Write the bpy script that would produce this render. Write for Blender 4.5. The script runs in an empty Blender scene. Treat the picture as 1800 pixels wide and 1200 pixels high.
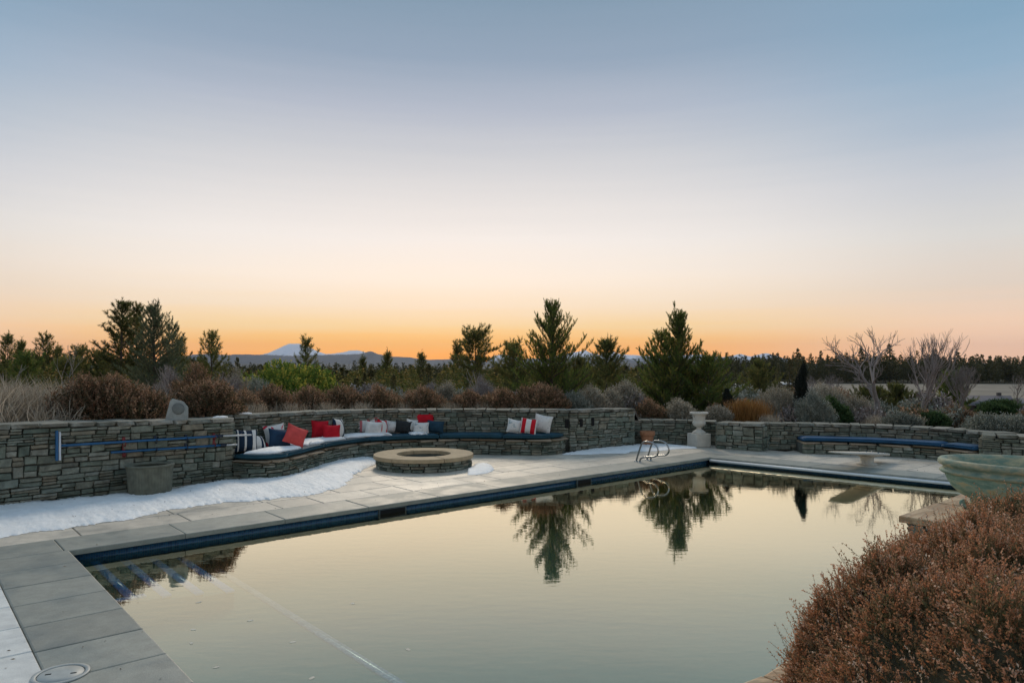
import bpy, bmesh, math, random
import numpy as np
from mathutils import Vector, Matrix

# ------------------------------------------------------------------ camera, sky, sun, exposure
SC = bpy.context.scene
COL = SC.collection
F = 1250.0          # focal length in photo pixels
HZ = 645.0          # horizon row of the photo
CH = 2.0            # eye height above the deck
R = math.radians

cam_d = bpy.data.cameras.new('camera')
cam = bpy.data.objects.new('camera', cam_d)
COL.objects.link(cam)
cam.location = (0, 0, CH)
cam.rotation_euler = (R(90), 0, 0)
cam_d.sensor_width = 36
cam_d.lens = 25
cam_d.shift_y = (HZ - 600) / 1800
cam_d.clip_start = 0.05
cam_d.clip_end = 120000
SC.camera = cam

SUN_AZ = math.atan2(780 - 900, 1250)      # sunset glow, a little left of the view axis
SUN_EL = R(32.0)


def s2l(c):
    return tuple(((v / 255) / 12.92 if v / 255 <= 0.04045 else ((v / 255 + 0.055) / 1.055) ** 2.4) for v in c)


world = bpy.data.worlds.new('World')
SC.world = world
world.use_nodes = True
wn = world.node_tree
wn.nodes.clear()
wl = wn.links


def N(nt, t, **kw):
    n = nt.nodes.new(t)
    for k, v in kw.items():
        if k.startswith('i_'):
            key = k[2:]
            key = int(key) if key.isdigit() else key.replace('_', ' ')
            n.inputs[key].default_value = v
        else:
            setattr(n, k, v)
    return n


def ramp(nt, stops, interp='LINEAR'):
    n = nt.nodes.new('ShaderNodeValToRGB')
    cr = n.color_ramp
    cr.interpolation = interp
    while len(cr.elements) < len(stops):
        cr.elements.new(0.5)
    for e, (p, c) in zip(cr.elements, stops):
        e.position = p
        e.color = (c[0], c[1], c[2], 1)
    return n


tc = N(wn, 'ShaderNodeTexCoord')
sep = N(wn, 'ShaderNodeSeparateXYZ')
wl.new(tc.outputs['Generated'], sep.inputs[0])
asn = N(wn, 'ShaderNodeMath', operation='ARCSINE')
wl.new(sep.outputs['Z'], asn.inputs[0])
# a little streaky cirrus near the horizon bends the bands
mp = N(wn, 'ShaderNodeMapping')
mp.inputs['Scale'].default_value = (2.2, 2.2, 60)
wl.new(tc.outputs['Generated'], mp.inputs[0])
cn = N(wn, 'ShaderNodeTexNoise', i_Scale=1.6, i_Detail=4.0, i_Roughness=0.55)
wl.new(mp.outputs[0], cn.inputs['Vector'])
cnm = N(wn, 'ShaderNodeMath', operation='MULTIPLY_ADD', i_1=0.018, i_2=-0.009)
wl.new(cn.outputs['Fac'], cnm.inputs[0])
el = N(wn, 'ShaderNodeMath', operation='ADD')
wl.new(asn.outputs[0], el.inputs[0])
wl.new(cnm.outputs[0], el.inputs[1])
elf = N(wn, 'ShaderNodeMapRange', i_1=0.0, i_2=R(60.0))
wl.new(el.outputs[0], elf.inputs[0])


def el_stops(lst):
    return [(max(0.0, min(1.0, d / 60.0)), s2l(c)) for d, c in lst]


near = ramp(wn, el_stops([(0.0, (308, 190, 10)), (0.9, (303, 198, 36)), (2.0, (288, 212, 92)), (3.2, (270, 229, 160)), (4.8, (263, 238, 204)),
                          (7.0, (262, 246, 228)), (10.0, (251, 243, 236)), (13.3, (232, 228, 226)), (16.5, (210, 211, 215)),
                          (19.8, (183, 190, 204)), (23.4, (151, 168, 188)), (27.3, (134, 157, 178)), (60, (142, 163, 184))]))
far = ramp(wn, el_stops([(0.0, (284, 217, 162)), (1.2, (281, 222, 172)), (3.1, (264, 224, 188)), (5.4, (238, 219, 200)),
                         (9.0, (224, 221, 216)), (12.6, (202, 206, 213)), (16.1, (172, 188, 205)), (19.5, (149, 177, 200)),
                         (22.7, (134, 167, 192)), (30, (134, 163, 188)), (60, (142, 163, 184))]))
wl.new(elf.outputs[0], near.inputs[0])
wl.new(elf.outputs[0], far.inputs[0])
nrm = N(wn, 'ShaderNodeVectorMath', operation='MULTIPLY')
nrm.inputs[1].default_value = (1, 1, 0)
wl.new(tc.outputs['Generated'], nrm.inputs[0])
nr2 = N(wn, 'ShaderNodeVectorMath', operation='NORMALIZE')
wl.new(nrm.outputs[0], nr2.inputs[0])
dt = N(wn, 'ShaderNodeVectorMath', operation='DOT_PRODUCT')
dt.inputs[1].default_value = (math.sin(SUN_AZ), math.cos(SUN_AZ), 0)
wl.new(nr2.outputs[0], dt.inputs[0])
azf = N(wn, 'ShaderNodeMapRange', interpolation_type='SMOOTHSTEP', i_1=0.76, i_2=1.0)
wl.new(dt.outputs['Value'], azf.inputs[0])
skm = N(wn, 'ShaderNodeMix', data_type='RGBA')
wl.new(azf.outputs[0], skm.inputs['Factor'])
wl.new(far.outputs[0], skm.inputs[6])
wl.new(near.outputs[0], skm.inputs[7])
bg1 = N(wn, 'ShaderNodeBackground', i_Strength=1.0)
wl.new(skm.outputs[2], bg1.inputs['Color'])
sky = N(wn, 'ShaderNodeTexSky', sky_type='NISHITA', sun_disc=False)
sky.sun_elevation = R(3.0)
sky.sun_rotation = SUN_AZ
sky.air_density = 1.4
sky.dust_density = 2.0
bg2 = N(wn, 'ShaderNodeBackground', i_Strength=0.003)
wl.new(sky.outputs[0], bg2.inputs['Color'])
ads = N(wn, 'ShaderNodeAddShader')
wl.new(bg1.outputs[0], ads.inputs[0])
wl.new(bg2.outputs[0], ads.inputs[1])
wo = N(wn, 'ShaderNodeOutputWorld')
wl.new(ads.outputs[0], wo.inputs[0])

sun_d = bpy.data.lights.new('sun', 'SUN')
sun = bpy.data.objects.new('sun', sun_d)
COL.objects.link(sun)
sun_d.energy = 1.5
sun_d.angle = R(14)
sun_d.color = (1.0, 0.84, 0.64)
sdir = Vector((math.sin(SUN_AZ) * math.cos(SUN_EL), math.cos(SUN_AZ) * math.cos(SUN_EL), math.sin(SUN_EL)))
sun.rotation_euler = sdir.to_track_quat('Z', 'Y').to_euler()
sun.location = (0, 30, 20)

SC.view_settings.view_transform = 'Standard'
SC.view_settings.look = 'None'
SC.view_settings.exposure = 0.0
SC.view_settings.gamma = 1.0
SC.view_settings.use_curve_mapping = False
SC.cycles.max_bounces = 8
SC.cycles.transparent_max_bounces = 12
SC.cycles.volume_bounces = 0
SC.cycles.use_denoising = True

rs = np.random.default_rng(11)
random.seed(11)

# ------------------------------------------------------------------ coordinates
# pool frame: u runs along the long side, n across it (towards the camera side)
UX, UY = 0.7549, 0.6559
NX, NY = UY, -UX


def UV(u, n, z=0.0):
    return Vector((u * UX + n * NX, u * UY + n * NY, z))


def G(px, py, z=0.0):
    d = (CH - z) * F / (py - HZ)
    return Vector(((px - 900) / F * d, d, z))


def P(px, py, d):
    return Vector(((px - 900) / F * d, d, CH - (py - HZ) / F * d))


# ------------------------------------------------------------------ object helpers
def thing(name, label, cat, loc=(0, 0, 0), group=None, rotz=0.0, kind=None):
    o = bpy.data.objects.new(name, None)
    o.empty_display_size = 0.2
    COL.objects.link(o)
    o.location = loc
    o.rotation_euler = (0, 0, rotz)
    tag(o, label, cat, group, kind)
    return o


def tag(o, label=None, cat=None, group=None, kind=None):
    if label:
        o['label'] = label
    if cat:
        o['category'] = cat
    if group:
        o['group'] = group
    if kind:
        o['kind'] = kind
    return o


def ob(name, me, mat=None, parent=None, loc=(0, 0, 0), rot=(0, 0, 0), scale=(1, 1, 1)):
    o = bpy.data.objects.new(name, me)
    COL.objects.link(o)
    if mat is not None and not me.materials:
        me.materials.append(mat)
    if parent is not None:
        o.parent = parent
    o.location = loc
    o.rotation_euler = rot
    o.scale = scale
    return o


def mesh(name, V, Fs, tint=None, smooth=False):
    """V (n,3); Fs list of (m,k) integer arrays"""
    V = np.asarray(V, dtype=np.float32)
    me = bpy.data.meshes.new(name)
    Fs = [np.asarray(f, dtype=np.int32) for f in Fs if len(f)]
    me.vertices.add(len(V))
    me.vertices.foreach_set('co', V.ravel())
    idx = np.concatenate([f.ravel() for f in Fs])
    tot = np.concatenate([np.full(len(f), f.shape[1], np.int32) for f in Fs])
    st = np.concatenate([[0], np.cumsum(tot)[:-1]]).astype(np.int32)
    me.loops.add(len(idx))
    me.loops.foreach_set('vertex_index', idx)
    me.polygons.add(len(tot))
    me.polygons.foreach_set('loop_start', st)
    if tint is not None:
        a = me.attributes.new('tint', 'FLOAT', 'POINT')
        a.data.foreach_set('value', np.asarray(tint, dtype=np.float32))
    me.update(calc_edges=True)
    if smooth:
        me.polygons.foreach_set('use_smooth', np.ones(len(tot), bool))
    return me


class Soup:
    def __init__(s):
        s.V, s.Fd, s.T, s.n = [], {}, [], 0

    def add(s, V, Fc, t=0.5):
        V = np.asarray(V, dtype=np.float64).reshape(-1, 3)
        Fc = np.asarray(Fc, dtype=np.int64)
        if not len(V):
            return
        s.V.append(V)
        s.Fd.setdefault(Fc.shape[1], []).append(Fc + s.n)
        s.T.append(np.broadcast_to(np.asarray(t, dtype=np.float64), (len(V),)))
        s.n += len(V)

    def mesh(s, name, smooth=False):
        return mesh(name, np.concatenate(s.V), [np.concatenate(f) for f in s.Fd.values()], np.concatenate(s.T), smooth)


def unit(a):
    return a / np.maximum(np.linalg.norm(a, axis=-1, keepdims=True), 1e-9)


def perp(D, r):
    return unit(np.cross(D, r.normal(size=D.shape)))


def tubes(P0, P1, R0, R1, k=4):
    P0, P1 = np.atleast_2d(P0).astype(float), np.atleast_2d(P1).astype(float)
    n = len(P0)
    R0 = np.broadcast_to(R0, (n,))
    R1 = np.broadcast_to(R1, (n,))
    D = unit(P1 - P0)
    ref = np.where(np.abs(D[:, 2:3]) > 0.9, np.array([[1.0, 0, 0]]), np.array([[0, 0, 1.0]]))
    A = unit(np.cross(D, ref))
    B = np.cross(D, A)
    an = np.arange(k) / k * 2 * math.pi
    ring = A[:, None, :] * np.cos(an)[None, :, None] + B[:, None, :] * np.sin(an)[None, :, None]
    V0 = P0[:, None, :] + ring * R0[:, None, None]
    V1 = P1[:, None, :] + ring * R1[:, None, None]
    V = np.concatenate([V0, V1], axis=1).reshape(-1, 3)
    i = np.arange(k)
    q = np.stack([i, (i + 1) % k, (i + 1) % k + k, i + k], axis=1)
    Fc = (q[None] + (np.arange(n) * 2 * k)[:, None, None]).reshape(-1, 4)
    return V, Fc


def blades(Pb, D, L, W, r):
    n = len(Pb)
    L = np.broadcast_to(L, (n,))[:, None]
    W = np.broadcast_to(W, (n,))[:, None]
    S = perp(D, r)
    V = np.stack([Pb - S * W, Pb + S * W, Pb + D * L], axis=1).reshape(-1, 3)
    return V, np.arange(n * 3).reshape(-1, 3)


def leaves(Pb, D, L, W, r, bend=0.15):
    n = len(Pb)
    L = np.broadcast_to(L, (n,))[:, None]
    W = np.broadcast_to(W, (n,))[:, None]
    S = perp(D, r)
    Nn = np.cross(D, S)
    mid = Pb + D * L * 0.5 + Nn * L * bend
    V = np.stack([Pb, mid - S * W, Pb + D * L, mid + S * W], axis=1).reshape(-1, 3)
    return V, np.arange(n * 4).reshape(-1, 4)


def brush(Pb, D, L, K, nl, nw, ang, r, tip=True):
    """bottlebrush shoots: needles set round short axes"""
    n = len(Pb)
    L = np.broadcast_to(L, (n,))
    t = r.random((n, K))
    base = Pb[:, None, :] + D[:, None, :] * (L[:, None] * t)[..., None]
    Dn = np.repeat(D[:, None, :], K, axis=1)
    S = perp(Dn, r)
    a = ang * (0.65 + 0.5 * r.random((n, K)))[..., None]
    if tip:
        a = a * (1.05 - 0.55 * t[..., None])
    nd = unit(Dn * np.cos(a) + S * np.sin(a)).reshape(-1, 3)
    return blades(base.reshape(-1, 3), nd, nl * (0.75 + 0.5 * r.random(n * K)), nw, r)


# ------------------------------------------------------------------ materials
MATS = {}


def new_mat(name):
    m = bpy.data.materials.new(name)
    m.use_nodes = True
    MATS[name] = m
    return m, m.node_tree, m.node_tree.nodes['Principled BSDF']


def simple(name, col, rough=0.7, metal=0.0, var=0.25, nscale=6.0, bump=0.15, bscale=40.0, rand=0.0, detail=5.0, spec=0.4, bdist=0.01):
    m, nt, p = new_mat(name)
    g = N(nt, 'ShaderNodeNewGeometry')
    nz = N(nt, 'ShaderNodeTexNoise', i_Scale=nscale, i_Detail=detail, i_Roughness=0.6)
    nt.links.new(g.outputs['Position'], nz.inputs['Vector'])
    fac = nz.outputs['Fac']
    mr = N(nt, 'ShaderNodeMapRange', i_1=0.25, i_2=0.75, i_3=1 - var, i_4=1 + var)
    nt.links.new(fac, mr.inputs[0])
    mul = mr.outputs[0]
    if rand:
        oi = N(nt, 'ShaderNodeObjectInfo')
        m2 = N(nt, 'ShaderNodeMapRange', i_1=0.0, i_2=1.0, i_3=1 - rand, i_4=1 + rand)
        nt.links.new(oi.outputs['Random'], m2.inputs[0])
        mm = N(nt, 'ShaderNodeMath', operation='MULTIPLY')
        nt.links.new(mr.outputs[0], mm.inputs[0])
        nt.links.new(m2.outputs[0], mm.inputs[1])
        mul = mm.outputs[0]
    vm = N(nt, 'ShaderNodeVectorMath', operation='SCALE')
    vm.inputs[0].default_value = col[:3]
    nt.links.new(mul, vm.inputs['Scale'])
    nt.links.new(vm.outputs[0], p.inputs['Base Color'])
    p.inputs['Roughness'].default_value = rough
    p.inputs['Metallic'].default_value = metal
    p.inputs['Specular IOR Level'].default_value = spec
    if bump:
        b2 = N(nt, 'ShaderNodeTexNoise', i_Scale=bscale, i_Detail=6.0, i_Roughness=0.65)
        nt.links.new(g.outputs['Position'], b2.inputs['Vector'])
        bp = N(nt, 'ShaderNodeBump', i_Strength=bump, i_Distance=bdist)
        nt.links.new(b2.outputs['Fac'], bp.inputs['Height'])
        nt.links.new(bp.outputs[0], p.inputs['Normal'])
    return m


def stone_mat(name, stops, lichen=(0.30, 0.32, 0.27), bump=0.9, lich=0.60):
    m, nt, p = new_mat(name)
    oi = N(nt, 'ShaderNodeObjectInfo')
    rp = ramp(nt, stops)
    g = N(nt, 'ShaderNodeNewGeometry')
    at = N(nt, 'ShaderNodeAttribute', attribute_name='tint')
    ad = N(nt, 'ShaderNodeMath', operation='ADD')
    nt.links.new(oi.outputs['Random'], ad.inputs[0])
    nt.links.new(at.outputs['Fac'], ad.inputs[1])
    fr = N(nt, 'ShaderNodeMath', operation='FRACT')
    nt.links.new(ad.outputs[0], fr.inputs[0])
    nt.links.new(fr.outputs[0], rp.inputs[0])
    nz = N(nt, 'ShaderNodeTexNoise', i_Scale=9.0, i_Detail=8.0, i_Roughness=0.65)
    nt.links.new(g.outputs['Position'], nz.inputs['Vector'])
    mr = N(nt, 'ShaderNodeMapRange', i_1=0.3, i_2=0.7, i_3=0.62, i_4=1.4)
    nt.links.new(nz.outputs['Fac'], mr.inputs[0])
    vm = N(nt, 'ShaderNodeVectorMath', operation='SCALE')
    nt.links.new(rp.outputs[0], vm.inputs[0])
    nt.links.new(mr.outputs[0], vm.inputs['Scale'])
    l1 = N(nt, 'ShaderNodeTexNoise', i_Scale=5.5, i_Detail=9.0, i_Roughness=0.7)
    nt.links.new(g.outputs['Position'], l1.inputs['Vector'])
    lm = N(nt, 'ShaderNodeMapRange', i_1=lich, i_2=lich + 0.08, i_3=0.0, i_4=0.75)
    nt.links.new(l1.outputs['Fac'], lm.inputs[0])
    mx = N(nt, 'ShaderNodeMix', data_type='RGBA')
    nt.links.new(lm.outputs[0], mx.inputs['Factor'])
    nt.links.new(vm.outputs[0], mx.inputs[6])
    mx.inputs[7].default_value = (*lichen, 1)
    nt.links.new(mx.outputs[2], p.inputs['Base Color'])
    p.inputs['Roughness'].default_value = 0.85
    p.inputs['Specular IOR Level'].default_value = 0.25
    b2 = N(nt, 'ShaderNodeTexNoise', i_Scale=24.0, i_Detail=8.0, i_Roughness=0.7)
    nt.links.new(g.outputs['Position'], b2.inputs['Vector'])
    bp = N(nt, 'ShaderNodeBump', i_Strength=bump, i_Distance=0.02)
    nt.links.new(b2.outputs['Fac'], bp.inputs['Height'])
    nt.links.new(bp.outputs[0], p.inputs['Normal'])
    return m


def leaf_mat(name, stops, trans=0.25, rand=0.18, rough=0.7):
    m, nt, p = new_mat(name)
    at = N(nt, 'ShaderNodeAttribute', attribute_name='tint')
    rp = ramp(nt, stops)
    nt.links.new(at.outputs['Fac'], rp.inputs[0])
    oi = N(nt, 'ShaderNodeObjectInfo')
    m2 = N(nt, 'ShaderNodeMapRange', i_1=0.0, i_2=1.0, i_3=1 - rand, i_4=1 + rand)
    nt.links.new(oi.outputs['Random'], m2.inputs[0])
    vm = N(nt, 'ShaderNodeVectorMath', operation='SCALE')
    nt.links.new(rp.outputs[0], vm.inputs[0])
    nt.links.new(m2.outputs[0], vm.inputs['Scale'])
    nt.links.new(vm.outputs[0], p.inputs['Base Color'])
    p.inputs['Roughness'].default_value = rough
    p.inputs['Specular IOR Level'].default_value = 0.2
    tr = N(nt, 'ShaderNodeBsdfTranslucent')
    nt.links.new(vm.outputs[0], tr.inputs['Color'])
    mx = N(nt, 'ShaderNodeMixShader', i_0=trans)
    nt.links.new(p.outputs[0], mx.inputs[1])
    nt.links.new(tr.outputs[0], mx.inputs[2])
    nt.links.new(mx.outputs[0], nt.nodes['Material Output'].inputs['Surface'])
    return m


WALLSTONE = stone_mat('wall_stone', [(0.0, (0.10, 0.125, 0.10)), (0.2, (0.16, 0.185, 0.145)), (0.4, (0.225, 0.235, 0.19)), (0.5, (0.125, 0.15, 0.12)),
                                     (0.64, (0.235, 0.21, 0.155)), (0.78, (0.15, 0.18, 0.15)), (0.9, (0.29, 0.295, 0.245)), (1.0, (0.18, 0.18, 0.145))])
CAPSTONE = stone_mat('cap_stone', [(0.0, (0.15, 0.16, 0.135)), (0.5, (0.22, 0.22, 0.185)), (1.0, (0.30, 0.285, 0.24))], lich=0.68)
MORTAR = simple('mortar', (0.085, 0.09, 0.075), rough=0.95, bump=0.5, bscale=30)
PAVER0 = simple('deck_stone', (0.66, 0.59, 0.48), rough=0.55, var=0.16, nscale=2.5, bump=0.25, bscale=35, rand=0.13)
JOINT = simple('joint_sand', (0.10, 0.095, 0.085), rough=0.95)
COPING0 = simple('coping_stone', (0.30, 0.30, 0.25), rough=0.6, var=0.22, nscale=5, bump=0.25, bscale=120, rand=0.12, detail=10)
SANDSTONE = None


def weathered(name, col, stain, rough=0.6, rand=0.12):
    m, nt, p = new_mat(name)
    g = N(nt, 'ShaderNodeNewGeometry')
    oi = N(nt, 'ShaderNodeObjectInfo')

    def noise(sc, det, ro=0.6, dist=0.0):
        n = N(nt, 'ShaderNodeTexNoise', i_Scale=sc, i_Detail=det, i_Roughness=ro)
        n.inputs['Distortion'].default_value = dist
        nt.links.new(g.outputs['Position'], n.inputs['Vector'])
        return n.outputs['Fac']

    def mrange(src, a, b, c, d):
        r_ = N(nt, 'ShaderNodeMapRange', i_1=a, i_2=b, i_3=c, i_4=d)
        nt.links.new(src, r_.inputs[0])
        return r_.outputs[0]
    f1 = mrange(noise(1.3, 8, 0.65, 0.6), 0.45, 0.68, 0.0, 0.75)     # damp stains
    f2 = mrange(noise(7, 6), 0.3, 0.7, 0.86, 1.14)                    # cloudy tone
    f3 = mrange(noise(160, 3, 0.7), 0.3, 0.7, 0.80, 1.2)              # grit
    f4 = mrange(oi.outputs['Random'], 0, 1, 1 - rand, 1 + rand)
    m1 = N(nt, 'ShaderNodeMath', operation='MULTIPLY')
    nt.links.new(f2, m1.inputs[0])
    nt.links.new(f3, m1.inputs[1])
    m2 = N(nt, 'ShaderNodeMath', operation='MULTIPLY')
    nt.links.new(m1.outputs[0], m2.inputs[0])
    nt.links.new(f4, m2.inputs[1])
    mx = N(nt, 'ShaderNodeMix', data_type='RGBA')
    nt.links.new(f1, mx.inputs['Factor'])
    mx.inputs[6].default_value = (*col, 1)
    mx.inputs[7].default_value = (*stain, 1)
    vm = N(nt, 'ShaderNodeVectorMath', operation='SCALE')
    nt.links.new(mx.outputs[2], vm.inputs[0])
    nt.links.new(m2.outputs[0], vm.inputs['Scale'])
    nt.links.new(vm.outputs[0], p.inputs['Base Color'])
    rr = mrange(f1, 0, 0.75, rough, rough * 0.55)
    nt.links.new(rr, p.inputs['Roughness'])
    bp = N(nt, 'ShaderNodeBump', i_Strength=0.3, i_Distance=0.006)
    nt.links.new(noise(60, 8, 0.7), bp.inputs['Height'])
    nt.links.new(bp.outputs[0], p.inputs['Normal'])
    return m


PAVER = weathered('weathered_deck', (0.57, 0.505, 0.41), (0.36, 0.34, 0.29), 0.6, 0.14)
PAVER2 = weathered('pale_deck', (0.78, 0.77, 0.72), (0.58, 0.58, 0.55), 0.6, 0.06)
COPING = weathered('weathered_coping', (0.275, 0.28, 0.24), (0.17, 0.19, 0.17), 0.6, 0.13)
SNOW = simple('snow', (0.88, 0.885, 0.875), rough=0.6, var=0.11, nscale=5, bump=0.6, bscale=18, bdist=0.025, spec=0.3, detail=9)
STEEL = simple('polished_steel', (0.36, 0.365, 0.36), rough=0.22, metal=1.0, var=0.05, bump=0)
NAVY = simple('navy_canvas', (0.012, 0.062, 0.092), rough=0.8, var=0.25, nscale=3, bump=0.4, bscale=14, rand=0.12, bdist=0.02)
BARK = simple('bark', (0.085, 0.065, 0.05), rough=0.95, var=0.4, nscale=14, bump=0.6, bscale=30)
GREYBARK = simple('grey_bark', (0.23, 0.205, 0.19), rough=0.95, var=0.3, nscale=12, bump=0.4)
DARKTWIG = simple('dark_twig', (0.05, 0.035, 0.03), rough=0.95, var=0.3)
CREAM = simple('cast_stone', (0.55, 0.52, 0.45), rough=0.8, var=0.14, nscale=9, bump=0.3, bscale=40)
TERRA = simple('terracotta', (0.33, 0.15, 0.075), rough=0.85, var=0.2, nscale=12, bump=0.2)
BLACK = simple('black_void', (0.008, 0.008, 0.008), rough=0.9, bump=0)


def sandstone():
    m, nt, p = new_mat('sandstone')
    g = N(nt, 'ShaderNodeTexCoord')
    mp_ = N(nt, 'ShaderNodeMapping')
    mp_.inputs['Scale'].default_value = (1.0, 5.0, 6.0)
    mp_.inputs['Rotation'].default_value = (0, 0, 0.25)
    nt.links.new(g.outputs['Object'], mp_.inputs[0])
    nz = N(nt, 'ShaderNodeTexNoise', i_Scale=2.4, i_Detail=7.0, i_Roughness=0.6)
    nz.inputs['Distortion'].default_value = 1.2
    nt.links.new(mp_.outputs[0], nz.inputs['Vector'])
    rp = ramp(nt, [(0.25, (0.22, 0.12, 0.06)), (0.40, (0.50, 0.31, 0.16)), (0.48, (0.34, 0.235, 0.14)), (0.58, (0.64, 0.45, 0.26)), (0.68, (0.36, 0.28, 0.18)), (0.8, (0.55, 0.45, 0.31))])
    nt.links.new(nz.outputs['Fac'], rp.inputs[0])
    nt.links.new(rp.outputs[0], p.inputs['Base Color'])
    p.inputs['Roughness'].default_value = 0.6
    bp = N(nt, 'ShaderNodeBump', i_Strength=0.5, i_Distance=0.02)
    nt.links.new(nz.outputs['Fac'], bp.inputs['Height'])
    nt.links.new(bp.outputs[0], p.inputs['Normal'])
    return m


SANDSTONE = sandstone()


def tile_mat(name, base=(0.010, 0.040, 0.095), alt=(0.018, 0.085, 0.17), scale=16.0, light=None):
    """small glass mosaic; local x along the band, y across"""
    m, nt, p = new_mat(name)
    g = N(nt, 'ShaderNodeTexCoord')
    br = N(nt, 'ShaderNodeTexBrick', offset=0.0, i_Scale=scale)
    br.inputs['Mortar Size'].default_value = 0.03
    br.inputs['Brick Width'].default_value = 0.4
    br.inputs['Row Height'].default_value = 0.4
    br.inputs['Color1'].default_value = (*base, 1)
    br.inputs['Color2'].default_value = (*alt, 1)
    br.inputs['Mortar'].default_value = (*(light or (0.05, 0.09, 0.11)), 1)
    nt.links.new(g.outputs['UV'], br.inputs['Vector'])
    nt.links.new(br.outputs['Color'], p.inputs['Base Color'])
    p.inputs['Roughness'].default_value = 0.25
    return m


# ------------------------------------------------------------------ mesh shapes
def box_mesh(name, lx, ly, lz, bevel=0.0, seg=1, center=True):
    bm = bmesh.new()
    bmesh.ops.create_cube(bm, size=1.0)
    bmesh.ops.scale(bm, vec=(lx, ly, lz), verts=bm.verts)
    if not center:
        bmesh.ops.translate(bm, vec=(0, 0, lz / 2), verts=bm.verts)
    if bevel:
        bmesh.ops.bevel(bm, geom=list(bm.edges), offset=bevel, segments=seg, affect='EDGES', profile=0.6)
    me = bpy.data.meshes.new(name)
    bm.to_mesh(me)
    bm.free()
    return me


def prism_mesh(name, pts, z0, z1, bevel=0.0, seg=2):
    bm = bmesh.new()
    vs = [bm.verts.new((p[0], p[1], z0)) for p in pts]
    f = bm.faces.new(vs)
    if f.normal.z < 0:
        f.normal_flip()
    f.normal_update()
    ex = bmesh.ops.extrude_face_region(bm, geom=[f])
    top = [v for v in ex['geom'] if isinstance(v, bmesh.types.BMVert)]
    for v in top:
        v.co.z = z1
    bmesh.ops.recalc_face_normals(bm, faces=bm.faces)
    if bevel:
        es = [e for e in bm.edges if all(abs(v.co.z - z1) < 1e-6 for v in e.verts)]
        bmesh.ops.bevel(bm, geom=es, offset=bevel, segments=seg, affect='EDGES', profile=0.5)
    me = bpy.data.meshes.new(name)
    bm.to_mesh(me)
    bm.free()
    return me


def lathe_mesh(name, prof, k=40, sx=1.0, sy=1.0, flute=0.0, nfl=0, closed=False):
    V = []
    for (r_, z) in prof:
        for i in range(k):
            a = i / k * 2 * math.pi
            rr = r_ * (1 + (flute * math.cos(a * nfl) if nfl else 0))
            V.append((rr * math.cos(a) * sx, rr * math.sin(a) * sy, z))
    Fc = []
    m = len(prof)
    for j in range(m - 1 + (1 if closed else 0)):
        for i in range(k):
            a, b = j * k + i, j * k + (i + 1) % k
            jj = (j + 1) % m
            Fc.append((a, b, jj * k + (i + 1) % k, jj * k + i))
    return mesh(name, V, [Fc], smooth=True)


def sweep_tube(name, pts, rad, k=8, closed=False):
    pts = [Vector(p) for p in pts]
    n = len(pts)
    rad = [rad] * n if not hasattr(rad, '__len__') else rad
    V, Fc = [], []
    up = Vector((0, 0, 1))
    prevA = None
    for i, p in enumerate(pts):
        t = (pts[min(i + 1, n - 1)] - pts[max(i - 1, 0)]).normalized()
        if prevA is None:
            ref = up if abs(t.z) < 0.9 else Vector((1, 0, 0))
            A = t.cross(ref).normalized()
        else:
            A = (prevA - t * prevA.dot(t)).normalized()
        prevA = A
        B = t.cross(A)
        for j in range(k):
            a = j / k * 2 * math.pi
            V.append(p + (A * math.cos(a) + B * math.sin(a)) * rad[i])
    for i in range(n - 1):
        for j in range(k):
            Fc.append((i * k + j, i * k + (j + 1) % k, (i + 1) * k + (j + 1) % k, (i + 1) * k + j))
    c0 = len(V)
    V += [pts[0], pts[-1]]
    tri = [(c0, (j + 1) % k, j) for j in range(k)] + [(c0 + 1, (n - 1) * k + j, (n - 1) * k + (j + 1) % k) for j in range(k)]
    return mesh(name, [tuple(v) for v in V], [Fc, tri], smooth=True)


def smooth_pts(pts, n=6):
    """Catmull-Rom through 2-D or 3-D points"""
    pts = [np.array(p, float) for p in pts]
    out = []
    for i in range(len(pts) - 1):
        p0, p1, p2, p3 = pts[max(i - 1, 0)], pts[i], pts[i + 1], pts[min(i + 2, len(pts) - 1)]
        for k in range(n):
            t = k / n
            out.append(0.5 * ((2 * p1) + (-p0 + p2) * t + (2 * p0 - 5 * p1 + 4 * p2 - p3) * t * t + (-p0 + 3 * p1 - 3 * p2 + p3) * t ** 3))
    out.append(pts[-1])
    return out


class Path:
    def __init__(s, pts, n=6):
        s.p = np.array(smooth_pts(pts, n))
        d = np.linalg.norm(np.diff(s.p[:, :2], axis=0), axis=1)
        s.s = np.concatenate([[0], np.cumsum(d)])
        s.L = s.s[-1]

    def at(s, t):
        t = max(0.0, min(s.L, t))
        return np.array([np.interp(t, s.s, s.p[:, k]) for k in range(s.p.shape[1])])

    def tan(s, t):
        a, b = s.at(t - 0.06), s.at(t + 0.06)
        d = (b - a)[:2]
        return d / np.linalg.norm(d)

    def off(s, t, o):
        """point o metres behind the face (away from the pool side)"""
        p, d = s.at(t), s.tan(t)
        return np.array([p[0] - d[1] * o, p[1] + d[0] * o])

    def ray(s, px):
        """where the sight line through photo column px meets the path"""
        k = (px - 900) / F
        q = s.p[:, 0] - k * s.p[:, 1]
        for i in range(len(q) - 1):
            if q[i] * q[i + 1] <= 0 and q[i] != q[i + 1]:
                f = q[i] / (q[i] - q[i + 1])
                return s.s[i] + f * (s.s[i + 1] - s.s[i])
        return None


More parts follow.
